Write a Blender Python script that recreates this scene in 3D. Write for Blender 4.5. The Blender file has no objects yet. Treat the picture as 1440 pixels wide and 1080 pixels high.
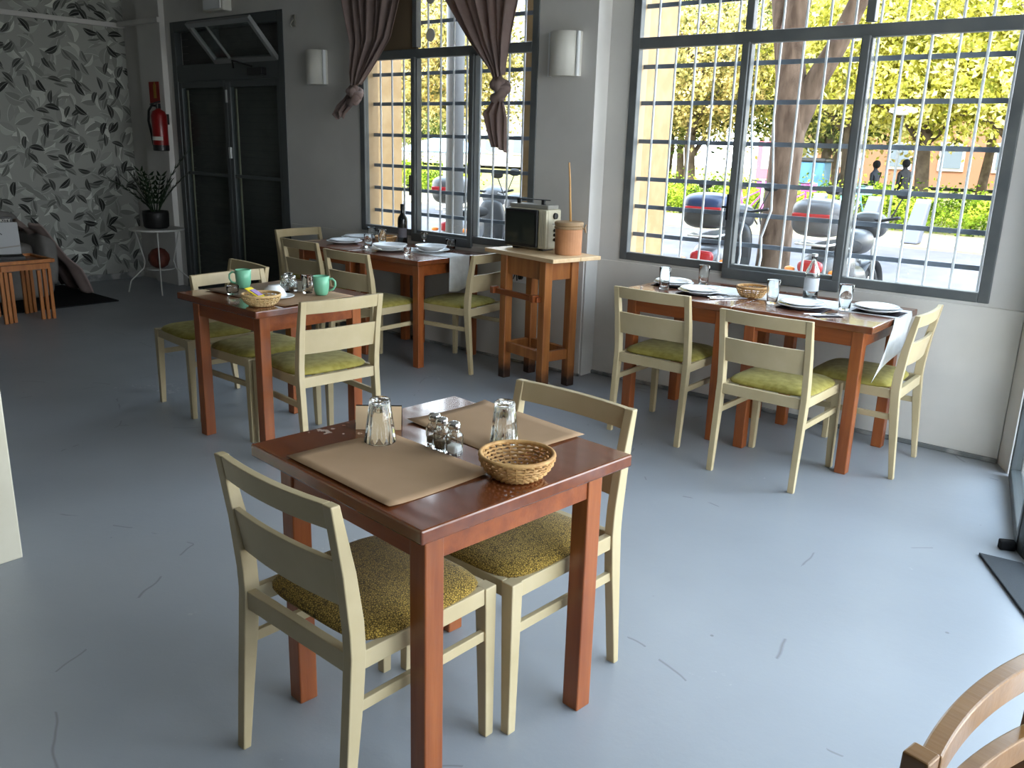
import bpy, bmesh, math, random
from mathutils import Vector, Matrix, Euler, noise
PI = math.pi
sc = bpy.context.scene
C = sc.collection
random.seed(7)

# ---------------------------------------------------------------- camera
pitch, roll, yaw, ch = 0.27133, 0.02899, -0.68915, 1.51644
fw = Vector((math.sin(yaw)*math.cos(pitch), math.cos(yaw)*math.cos(pitch), -math.sin(pitch)))
rt = Vector((math.cos(yaw), -math.sin(yaw), 0)); up = rt.cross(fw)
r2 = rt*math.cos(roll)+up*math.sin(roll); u2 = -rt*math.sin(roll)+up*math.cos(roll)
cd = bpy.data.cameras.new('camera'); cam = bpy.data.objects.new('camera', cd); C.objects.link(cam)
M = Matrix((r2, u2, -fw)).transposed().to_4x4(); M.translation = (0, 0, ch)
cam.matrix_world = M
cd.sensor_fit = 'HORIZONTAL'; cd.sensor_width = 36.0; cd.lens = 1215.25/1440*36.0
cd.clip_start = .02; cd.clip_end = 400
sc.camera = cam

# ---------------------------------------------------------------- world, sun, exposure
sc.view_settings.view_transform = 'Standard'; sc.view_settings.look = 'None'
sc.view_settings.gamma = 1.0; sc.view_settings.use_curve_mapping = False
sc.view_settings.exposure = 0.3
w = bpy.data.worlds.new('World'); sc.world = w; w.use_nodes = True
nt = w.node_tree; bg = nt.nodes['Background']
geo = nt.nodes.new('ShaderNodeTexCoord'); sep = nt.nodes.new('ShaderNodeSeparateXYZ')
rmp = nt.nodes.new('ShaderNodeValToRGB')
nt.links.new(geo.outputs['Generated'], sep.inputs[0]); nt.links.new(sep.outputs['Z'], rmp.inputs[0])
rmp.color_ramp.elements[0].position = 0.0; rmp.color_ramp.elements[0].color = (.97, .98, 1, 1)
rmp.color_ramp.elements[1].position = 0.7; rmp.color_ramp.elements[1].color = (.62, .79, 1, 1)
nt.links.new(rmp.outputs[0], bg.inputs['Color']); bg.inputs['Strength'].default_value = 9.0
ld = bpy.data.lights.new('sun', 'SUN'); ld.energy = 10.0; ld.angle = math.radians(1.5); ld.color = (1, .93, .8)
sun = bpy.data.objects.new('sun', ld); C.objects.link(sun)
sd = Vector((math.cos(math.radians(-64))*math.cos(math.radians(48)), math.sin(math.radians(-64))*math.cos(math.radians(48)), math.sin(math.radians(48))))
sun.rotation_euler = sd.to_track_quat('Z', 'Y').to_euler()

def portal(name, loc, w_, h_, nrm):
    l = bpy.data.lights.new(name, 'AREA'); l.shape = 'RECTANGLE'; l.size = w_; l.size_y = h_
    l.cycles.is_portal = True
    o = bpy.data.objects.new(name, l); C.objects.link(o); o.location = loc
    n = Vector(nrm).normalized(); x = Vector((0, 0, 1)).cross(n).normalized()
    # light shines along -Z
    zz = -n; yy = zz.cross(x)
    m = Matrix((x, yy, zz)).transposed().to_4x4(); m.translation = Vector(loc); o.matrix_world = m
portal('portal_window', (-4.6, 4.98, 1.88), 1.8, 2.1, (0, -1, 0))
portal('portal_window', (-2.0, 5.12, 1.88), 2.2, 2.1, (0, -1, 0))
portal('portal_door', (.49, 2.27, 1.35), 3.4, 2.6, (-.866, -.5, 0))

# ---------------------------------------------------------------- materials
def mat(name, col, rough=.6, spec=.5, metal=0, col2=None, nscale=8, stretch=(1, 1, 1), bump=0, bscale=60, trans=0, ior=1.45, coat=0, lo=.35, hi=.65, detail=4, emit=None, rvar=0):
    m = bpy.data.materials.new(name); m.use_nodes = True
    n = m.node_tree.nodes; l = m.node_tree.links; b = n['Principled BSDF']
    b.inputs['Base Color'].default_value = (*col, 1); b.inputs['Roughness'].default_value = rough
    b.inputs['Specular IOR Level'].default_value = spec; b.inputs['Metallic'].default_value = metal
    b.inputs['IOR'].default_value = ior
    if trans: b.inputs['Transmission Weight'].default_value = trans
    if coat: b.inputs['Coat Weight'].default_value = coat; b.inputs['Coat Roughness'].default_value = .12
    tc = n.new('ShaderNodeTexCoord'); mp = n.new('ShaderNodeMapping'); mp.inputs['Scale'].default_value = stretch
    l.new(tc.outputs['Object'], mp.inputs[0])
    if col2 is not None:
        t = n.new('ShaderNodeTexNoise'); t.inputs['Scale'].default_value = nscale; t.inputs['Detail'].default_value = detail
        r = n.new('ShaderNodeValToRGB'); r.color_ramp.elements[0].position = lo; r.color_ramp.elements[1].position = hi
        r.color_ramp.elements[0].color = (*col, 1); r.color_ramp.elements[1].color = (*col2, 1)
        l.new(mp.outputs[0], t.inputs['Vector']); l.new(t.outputs[0], r.inputs[0]); l.new(r.outputs[0], b.inputs['Base Color'])
        if rvar:
            mr = n.new('ShaderNodeMapRange'); mr.inputs['To Min'].default_value = rough-rvar; mr.inputs['To Max'].default_value = rough+rvar
            l.new(t.outputs[0], mr.inputs[0]); l.new(mr.outputs[0], b.inputs['Roughness'])
    if bump:
        t2 = n.new('ShaderNodeTexNoise'); t2.inputs['Scale'].default_value = bscale; t2.inputs['Detail'].default_value = 3
        bp = n.new('ShaderNodeBump'); bp.inputs['Strength'].default_value = bump; bp.inputs['Distance'].default_value = .004
        l.new(mp.outputs[0], t2.inputs['Vector']); l.new(t2.outputs[0], bp.inputs['Height']); l.new(bp.outputs[0], b.inputs['Normal'])
    return m
def wood(name, c1, c2, rough=.35, coat=.3, axis=0, scale=3):
    st = [9, 9, 9]; st[axis] = .8
    return mat(name, c1, rough, .5, 0, c2, scale, tuple(st), .12, 12, coat=coat, lo=.3, hi=.7, detail=6)
WTX = wood('red_wood_x', (.19, .043, .009), (.30, .078, .017), .34, .08, 0)
WTZ = wood('red_wood_z', (.20, .048, .011), (.32, .092, .022), .38, .25, 2)
def tabletop_mat():
    m = wood('table_top_wood', (.12, .029, .008), (.18, .046, .012), .24, .65, 0)
    m.node_tree.nodes['Principled BSDF'].inputs['Coat Roughness'].default_value = .08
    n = m.node_tree.nodes; l = m.node_tree.links; b = n['Principled BSDF']
    src = b.inputs['Base Color'].links[0].from_socket
    tc = n.new('ShaderNodeTexCoord'); t = n.new('ShaderNodeTexNoise'); t.inputs['Scale'].default_value = 45; t.inputs['Detail'].default_value = 6
    t3 = n.new('ShaderNodeTexNoise'); t3.inputs['Scale'].default_value = 4
    l.new(tc.outputs['Object'], t.inputs[0]); l.new(tc.outputs['Object'], t3.inputs[0])
    mu = n.new('ShaderNodeMath'); mu.operation = 'MULTIPLY'; l.new(t.outputs[0], mu.inputs[0]); l.new(t3.outputs[0], mu.inputs[1])
    r = n.new('ShaderNodeValToRGB'); r.color_ramp.elements[0].position = .405; r.color_ramp.elements[1].position = .43
    l.new(mu.outputs[0], r.inputs[0])
    mx = n.new('ShaderNodeMixRGB'); mx.inputs[2].default_value = (.55, .45, .38, 1)
    l.new(r.outputs[0], mx.inputs[0]); l.new(src, mx.inputs[1]); l.new(mx.outputs[0], b.inputs['Base Color'])
    w_ = n.new('ShaderNodeTexWave'); w_.inputs['Scale'].default_value = 6; w_.inputs['Distortion'].default_value = 3; w_.bands_direction = 'Y'
    bp = n.new('ShaderNodeBump'); bp.inputs['Strength'].default_value = .12; bp.inputs['Distance'].default_value = .002
    l.new(tc.outputs['Object'], w_.inputs[0]); l.new(w_.outputs[0], bp.inputs['Height']); l.new(bp.outputs[0], b.inputs['Normal'])
    return m
WTOP = tabletop_mat()
PINE = wood('pine_board', (.62, .42, .22), (.72, .53, .32), .5, .1, 0)
STANDW = wood('stand_wood', (.27, .085, .020), (.44, .165, .042), .4, .2, 2)
def stand_mat():
    m = STANDW; n = m.node_tree.nodes; l = m.node_tree.links; b = n['Principled BSDF']
    src = b.inputs['Base Color'].links[0].from_socket
    tc = n.new('ShaderNodeTexCoord'); s = n.new('ShaderNodeSeparateXYZ'); l.new(tc.outputs['Object'], s.inputs[0])
    t = n.new('ShaderNodeTexNoise'); t.inputs['Scale'].default_value = 14; l.new(tc.outputs['Object'], t.inputs[0])
    ma = n.new('ShaderNodeMath'); ma.operation = 'MULTIPLY_ADD'; ma.inputs[1].default_value = .12; l.new(t.outputs[0], ma.inputs[0]); l.new(s.outputs[2], ma.inputs[2])
    r = n.new('ShaderNodeValToRGB'); r.color_ramp.elements[0].position = .10; r.color_ramp.elements[1].position = .20
    r.color_ramp.elements[0].color = (1, 1, 1, 1); r.color_ramp.elements[1].color = (0, 0, 0, 1)
    l.new(ma.outputs[0], r.inputs[0]); mx = n.new('ShaderNodeMixRGB'); mx.inputs[2].default_value = (.03, .012, .006, 1)
    l.new(r.outputs[0], mx.inputs[0]); l.new(src, mx.inputs[1]); l.new(mx.outputs[0], b.inputs['Base Color'])
stand_mat()
ORANGEW = wood('orange_wood', (.34, .11, .022), (.50, .18, .04), .4, .2, 2)
BEECH = wood('beech_wood', (.20, .095, .028), (.27, .135, .045), .35, .3, 0)
CREAM = mat('cream_paint', (.44, .355, .205), .42, .4, col2=(.49, .40, .245), nscale=6, bump=.03)
def fabric(name, c1, c2, c3):
    m = mat(name, c1, .9, .2); n = m.node_tree.nodes; l = m.node_tree.links; b = n['Principled BSDF']
    tc = n.new('ShaderNodeTexCoord'); v = n.new('ShaderNodeTexVoronoi'); v.inputs['Scale'].default_value = 190; v.feature = 'DISTANCE_TO_EDGE'
    ns = n.new('ShaderNodeTexNoise'); ns.inputs['Scale'].default_value = 60
    ad = n.new('ShaderNodeVectorMath'); ad.operation = 'MULTIPLY_ADD'; ad.inputs[1].default_value = (.012, .012, .012)
    l.new(tc.outputs['Object'], ns.inputs[0]); l.new(ns.outputs['Color'], ad.inputs[0]); l.new(tc.outputs['Object'], ad.inputs[2])
    l.new(ad.outputs[0], v.inputs['Vector'])
    r = n.new('ShaderNodeValToRGB'); e = r.color_ramp.elements; e[0].position = .04; e[0].color = (*c1, 1); e[1].position = .25; e[1].color = (*c3, 1)
    x = e.new(.12); x.color = (*c2, 1)
    l.new(v.outputs[0], r.inputs[0]); l.new(r.outputs[0], b.inputs['Base Color'])
    bp = n.new('ShaderNodeBump'); bp.inputs['Strength'].default_value = .5; bp.inputs['Distance'].default_value = .002
    l.new(v.outputs[0], bp.inputs['Height']); l.new(bp.outputs[0], b.inputs['Normal'])
    b.inputs['Sheen Weight'].default_value = .12
    return m
SEATF = fabric('olive_boucle', (.06, .040, .008), (.22, .135, .022), (.42, .275, .055))
SEATG = mat('green_velvet', (.235, .195, .034), .8, .2, col2=(.335, .285, .07), nscale=30, bump=.2, bscale=200); SEATG.node_tree.nodes['Principled BSDF'].inputs['Sheen Weight'].default_value = .1
WALLM = mat('white_plaster', (.56, .55, .53), .8, .3, col2=(.61, .60, .575), nscale=2.5, bump=.12, bscale=22)
WALLB = mat('beige_dado_plaster', (.60, .585, .55), .7, .3, col2=(.66, .64, .60), nscale=3, bump=.15, bscale=25)
COLM = mat('cream_column_paint', (.62, .57, .44), .7, .3, col2=(.69, .65, .53), nscale=3, bump=.15, bscale=18)
CEILM = mat('ceiling_paint', (.42, .41, .39), .9, .2)
BACKM = mat('dark_brown_back_wall', (.10, .085, .07), .9, .2)
CEMENT = mat('skirting_cement', (.16, .17, .17), .85, .3, col2=(.34, .34, .33), nscale=9, lo=.45, hi=.6, bump=.5, bscale=40)
FRAME = mat('window_grey_metal', (.085, .095, .10), .45, .5, col2=(.12, .13, .13), nscale=5, bump=.1)
FRAMED = mat('door_grey_metal', (.065, .075, .078), .4, .5)
GRILLE = mat('grille_steel_blue', (.16, .19, .24), .5, .5)
RODM = mat('grille_rod_bloom', (.74, .76, .80), .45, .5)  # near-white tone puts the daylight bloom into the rods' colour
ALU = mat('aluminium', (.55, .56, .57), .35, .5, .6)
DARK = mat('dark_void', (.012, .012, .012), .8, .2)
SHUT = mat('shutter_slat', (.10, .10, .10), .55, .4)
BLACK = mat('black_plastic', (.012, .012, .013), .4, .5)
BLACKM = mat('black_matte', (.010, .010, .011), .85, .2)
RUBBER = mat('rubber', (.02, .02, .02), .7, .3)
WHITEP = mat('white_porcelain', (.80, .82, .84), .12, .6)
WHITEC = mat('white_cloth', (.72, .72, .71), .9, .2, col2=(.78, .78, .77), nscale=14, bump=.3, bscale=60)
RUNNER = mat('grey_white_runner', (.66, .67, .68), .9, .2, col2=(.76, .77, .78), nscale=18, bump=.3, bscale=90)
PAPER = mat('kraft_paper', (.36, .23, .13), .75, .3, col2=(.40, .26, .155), nscale=5, bump=.15, bscale=9)
PAPERD = mat('dark_kraft_paper', (.20, .135, .09), .75, .3, col2=(.23, .155, .10), nscale=5, bump=.15, bscale=9)
CARD = mat('tan_card', (.74, .54, .33), .7, .3)
CARDW = mat('pale_card', (.75, .70, .60), .7, .3)
CARDK = mat('black_card', (.02, .017, .015), .7, .3)
MINT = mat('mint_ceramic', (.19, .50, .32), .3, .5)
YELLOW = mat('yellow_sachet', (.85, .70, .03), .4, .5)
VIOLET = mat('violet_print', (.35, .25, .50), .5, .4)
CURT = mat('taupe_curtain', (.235, .175, .165), .85, .25, col2=(.27, .205, .19), nscale=25, bump=.15, bscale=300)
def add_translucency(m, amt, col):
    n = m.node_tree.nodes; l = m.node_tree.links; b = n['Principled BSDF']; out = n['Material Output']
    t = n.new('ShaderNodeBsdfTranslucent'); t.inputs[0].default_value = (*col, 1)
    mx = n.new('ShaderNodeMixShader'); mx.inputs[0].default_value = amt
    l.new(b.outputs[0], mx.inputs[1]); l.new(t.outputs[0], mx.inputs[2]); l.new(mx.outputs[0], out.inputs[0])
add_translucency(CURT, .25, (.42, .27, .20))
BLIND = mat('brown_blind', (.16, .125, .085), .8, .2)
add_translucency(BLIND, .12, (.3, .2, .1))
BASK = mat('wicker', (.42, .22, .075), .5, .4, col2=(.62, .38, .15), nscale=30, bump=.2, bscale=120)
BASKD = mat('wicker_dark', (.36, .19, .06), .55, .4, col2=(.48, .27, .10), nscale=30)
BASKP = mat('pale_wicker', (.58, .38, .16), .5, .4, col2=(.70, .50, .25), nscale=30)
CHROME = mat('chrome', (.75, .75, .75), .18, .5, 1)
STEEL = mat('cutlery_steel', (.62, .63, .65), .22, .5, 1)
SALT = mat('salt_grains', (.85, .84, .82), .9, .2)
PEPPER = mat('pepper_grains', (.16, .11, .08), .9, .2, col2=(.35, .28, .2), nscale=200)
WINE = mat('dark_wine_bottle', (.008, .009, .008), .08, .6)
LABELW = mat('paper_label', (.62, .60, .55), .7, .3)
TERRA = mat('leather_pot', (.42, .19, .085), .55, .4, col2=(.52, .25, .12), nscale=7, bump=.15)
TERRAD = mat('wood_lid', (.30, .19, .10), .5, .4, col2=(.40, .27, .15), nscale=9)
STICK = mat('cane_stick', (.50, .28, .10), .5, .4)
TVB = mat('tv_cream_plastic', (.50, .46, .34), .4, .5)
TVG = mat('tv_grey_trim', (.25, .24, .21), .4, .5)
SCREEN = mat('tv_screen_glass', (.020, .024, .020), .12, .6)
RED = mat('extinguisher_red', (.20, .008, .008), .3, .5)
SIGNR = mat('red_sign', (.24, .015, .010), .6, .4)
SIGNY = mat('sign_yellow', (.38, .20, .03), .6, .4)
LAMPW = mat('sconce_white', (.63, .62, .57), .5, .4)
LEAFD = mat('dark_plant_leaf', (.010, .022, .008), .4, .5)
POTK = mat('black_pot', (.012, .012, .012), .5, .4)
WIREW = mat('white_wire', (.50, .50, .47), .5, .4)
BALL = mat('dark_red_ball', (.07, .018, .010), .6, .4, col2=(.12, .03, .02), nscale=12)
PINK = mat('dusty_pink_cloth', (.28, .215, .20), .9, .2, col2=(.33, .26, .24), nscale=9, bump=.3, bscale=30)
GREYC = mat('grey_sofa_cloth', (.16, .155, .145), .9, .2, col2=(.20, .19, .18), nscale=9, bump=.3, bscale=60)
MATG = mat('grey_mat', (.05, .055, .06), .8, .3, bump=.5, bscale=300)
def thin_glass(name, tint=(1, 1, 1), k=1.0, ior=1.45):
    m = bpy.data.materials.new(name); m.use_nodes = True; n = m.node_tree.nodes; l = m.node_tree.links
    n.remove(n['Principled BSDF']); out = n['Material Output']
    t = n.new('ShaderNodeBsdfTransparent'); t.inputs[0].default_value = (*tint, 1)
    g = n.new('ShaderNodeBsdfGlossy'); g.inputs['Roughness'].default_value = .03
    fr = n.new('ShaderNodeFresnel'); ge = n.new('ShaderNodeNewGeometry'); io = n.new('ShaderNodeMapRange')
    io.inputs['To Min'].default_value = ior; io.inputs['To Max'].default_value = 1/ior   # same reflectance from either side of the sheet
    l.new(ge.outputs['Backfacing'], io.inputs[0]); l.new(io.outputs[0], fr.inputs[0])
    mu = n.new('ShaderNodeMath'); mu.operation = 'MULTIPLY'; mu.inputs[1].default_value = k
    mx = n.new('ShaderNodeMixShader'); l.new(fr.outputs[0], mu.inputs[0]); l.new(mu.outputs[0], mx.inputs[0])
    l.new(t.outputs[0], mx.inputs[1]); l.new(g.outputs[0], mx.inputs[2]); l.new(mx.outputs[0], out.inputs[0])
    return m
PANE = thin_glass('window_pane_glass', (.97, .985, .98), .8)
PANED = thin_glass('door_pane_glass', (.9, .93, .92), .35)
GLASS = mat('clear_glass', (.97, .99, .98), .02, .5, trans=1, ior=1.46)

def floor_mat():
    m = mat('grey_painted_floor', (.295, .315, .34), .32, .5, bump=0)
    n = m.node_tree.nodes; l = m.node_tree.links; b = n['Principled BSDF']
    tc = n.new('ShaderNodeTexCoord')
    a = n.new('ShaderNodeTexNoise'); a.inputs['Scale'].default_value = 1.1; a.inputs['Detail'].default_value = 5; l.new(tc.outputs['Object'], a.inputs[0])
    r = n.new('ShaderNodeValToRGB'); e = r.color_ramp.elements; e[0].position = .3; e[0].color = (.275, .295, .32, 1); e[1].position = .7; e[1].color = (.325, .345, .37, 1)
    l.new(a.outputs[0], r.inputs[0])
    # pale scuffs
    s = n.new('ShaderNodeTexNoise'); s.inputs['Scale'].default_value = 22; s.inputs['Detail'].default_value = 8; s.inputs['Roughness'].default_value = .7; l.new(tc.outputs['Object'], s.inputs[0])
    s2 = n.new('ShaderNodeTexNoise'); s2.inputs['Scale'].default_value = 1.7; l.new(tc.outputs['Object'], s2.inputs[0])
    mu = n.new('ShaderNodeMath'); mu.operation = 'MULTIPLY'; l.new(s.outputs[0], mu.inputs[0]); l.new(s2.outputs[0], mu.inputs[1])
    sr = n.new('ShaderNodeValToRGB'); sr.color_ramp.elements[0].position = .405; sr.color_ramp.elements[1].position = .45; l.new(mu.outputs[0], sr.inputs[0])
    m1 = n.new('ShaderNodeMixRGB'); m1.inputs[2].default_value = (.42, .43, .44, 1); l.new(sr.outputs[0], m1.inputs[0]); l.new(r.outputs[0], m1.inputs[1])
    # dark specks and broken hairline cracks
    v = n.new('ShaderNodeTexVoronoi'); v.inputs['Scale'].default_value = 3.2; l.new(tc.outputs['Object'], v.inputs['Vector'])
    vr = n.new('ShaderNodeValToRGB'); vr.color_ramp.elements[0].position = .018; vr.color_ramp.elements[1].position = .024
    vr.color_ramp.elements[0].color = (1, 1, 1, 1); vr.color_ramp.elements[1].color = (0, 0, 0, 1); l.new(v.outputs['Distance'], vr.inputs[0])
    d = n.new('ShaderNodeTexVoronoi'); d.feature = 'DISTANCE_TO_EDGE'; d.inputs['Scale'].default_value = .75
    dn = n.new('ShaderNodeTexNoise'); dn.inputs['Scale'].default_value = 3; l.new(tc.outputs['Object'], dn.inputs[0])
    ad = n.new('ShaderNodeVectorMath'); ad.operation = 'MULTIPLY_ADD'; ad.inputs[1].default_value = (.12, .12, .12)
    l.new(dn.outputs['Color'], ad.inputs[0]); l.new(tc.outputs['Object'], ad.inputs[2]); l.new(ad.outputs[0], d.inputs['Vector'])
    dr = n.new('ShaderNodeValToRGB'); dr.color_ramp.elements[0].position = .0006; dr.color_ramp.elements[1].position = .0016
    dr.color_ramp.elements[0].color = (1, 1, 1, 1); dr.color_ramp.elements[1].color = (0, 0, 0, 1); l.new(d.outputs['Distance'], dr.inputs[0])
    br = n.new('ShaderNodeTexNoise'); br.inputs['Scale'].default_value = 5; l.new(tc.outputs['Object'], br.inputs[0])
    bg_ = n.new('ShaderNodeMath'); bg_.operation = 'GREATER_THAN'; bg_.inputs[1].default_value = .57; l.new(br.outputs[0], bg_.inputs[0])
    cm = n.new('ShaderNodeMath'); cm.operation = 'MULTIPLY'; l.new(dr.outputs[0], cm.inputs[0]); l.new(bg_.outputs[0], cm.inputs[1])
    mxm = n.new('ShaderNodeMath'); mxm.operation = 'MAXIMUM'; l.new(cm.outputs[0], mxm.inputs[0]); l.new(vr.outputs[0], mxm.inputs[1])
    m2 = n.new('ShaderNodeMixRGB'); m2.inputs[2].default_value = (.19, .195, .205, 1); l.new(mxm.outputs[0], m2.inputs[0]); l.new(m1.outputs[0], m2.inputs[1])
    l.new(m2.outputs[0], b.inputs['Base Color'])
    mr = n.new('ShaderNodeMapRange'); mr.inputs['To Min'].default_value = .28; mr.inputs['To Max'].default_value = .5; l.new(s2.outputs[0], mr.inputs[0]); l.new(mr.outputs[0], b.inputs['Roughness'])
    bp = n.new('ShaderNodeBump'); bp.inputs['Strength'].default_value = .25; bp.inputs['Distance'].default_value = .003; l.new(s.outputs[0], bp.inputs['Height']); l.new(bp.outputs[0], b.inputs['Normal'])
    return m
FLOORM = floor_mat()

def wallpaper_mat():
    m = mat('leaf_wallpaper', (.5, .5, .48), .8, .3); n = m.node_tree.nodes; l = m.node_tree.links; b = n['Principled BSDF']
    tc = n.new('ShaderNodeTexCoord'); sp = n.new('ShaderNodeSeparateXYZ'); l.new(tc.outputs['Object'], sp.inputs[0])
    cb = n.new('ShaderNodeCombineXYZ'); l.new(sp.outputs[1], cb.inputs[0]); l.new(sp.outputs[2], cb.inputs[1])
    def M2(op, a, c, d=None):
        k = n.new('ShaderNodeMath'); k.operation = op
        for i, q in enumerate((a, c, d)):
            if q is None: continue
            if isinstance(q, (int, float)): k.inputs[i].default_value = q
            else: l.new(q, k.inputs[i])
        return k.outputs[0]
    cur = None
    base = n.new('ShaderNodeRGB'); base.outputs[0].default_value = (.32, .325, .30, 1); cur = base.outputs[0]
    layers = [(5.2, .44, .30, .28, 2.4, .1), (4.6, .46, .26, .22, 0, .15), (5.6, .46, .16, .25, 3.1, .3), (6.3, .46, .16, .13, 7.7, .45), (7.0, .48, .16, .05, 5.3, .62), (5.4, .42, .15, .025, 11.9, .68)]
    for scl, L, W_, shade, off, sh in layers:
        mp = n.new('ShaderNodeMapping'); mp.inputs['Scale'].default_value = (scl, scl, scl); mp.inputs['Location'].default_value = (off, off*.7, 0)
        l.new(cb.outputs[0], mp.inputs[0])
        v = n.new('ShaderNodeTexVoronoi'); v.voronoi_dimensions = '2D'; v.inputs['Scale'].default_value = 1; v.inputs['Randomness'].default_value = .75
        l.new(mp.outputs[0], v.inputs['Vector'])
        sb = n.new('ShaderNodeVectorMath'); sb.operation = 'SUBTRACT'; l.new(mp.outputs[0], sb.inputs[0]); l.new(v.outputs['Position'], sb.inputs[1])
        sc_ = n.new('ShaderNodeSeparateXYZ'); l.new(v.outputs['Color'], sc_.inputs[0])
        an = M2('MULTIPLY', sc_.outputs[0], 6.283)
        ro = n.new('ShaderNodeVectorRotate'); ro.rotation_type = 'Z_AXIS'; l.new(sb.outputs[0], ro.inputs['Vector']); l.new(an, ro.inputs['Angle'])
        q = n.new('ShaderNodeSeparateXYZ'); l.new(ro.outputs[0], q.inputs[0])
        xn = M2('DIVIDE', q.outputs[0], L); x2 = M2('MULTIPLY', xn, xn)
        yb = M2('MULTIPLY_ADD', x2, .10, q.outputs[1]); ya = M2('ABSOLUTE', yb, 0)
        wd = M2('MULTIPLY', M2('SUBTRACT', 1.0, x2), W_)
        ins = M2('GREATER_THAN', wd, ya)
        rib = M2('LESS_THAN', ya, .012)
        keep = M2('GREATER_THAN', sc_.outputs[1], sh)
        msk = M2('MULTIPLY', ins, keep)
        half = M2('GREATER_THAN', yb, 0.0)
        shd = M2('MULTIPLY_ADD', M2('MULTIPLY', half, sc_.outputs[2]), shade*1.2, shade)
        shd = M2('MULTIPLY_ADD', rib, .18, shd)
        cc = n.new('ShaderNodeCombineXYZ'); l.new(shd, cc.inputs[0]); l.new(M2('MULTIPLY', shd, 1.03), cc.inputs[1]); l.new(M2('MULTIPLY', shd, .95), cc.inputs[2])
        mx = n.new('ShaderNodeMixRGB'); l.new(msk, mx.inputs[0]); l.new(cur, mx.inputs[1]); l.new(cc.outputs[0], mx.inputs[2]); cur = mx.outputs[0]
    l.new(cur, b.inputs['Base Color'])
    return m
PAPERW = wallpaper_mat()

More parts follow.
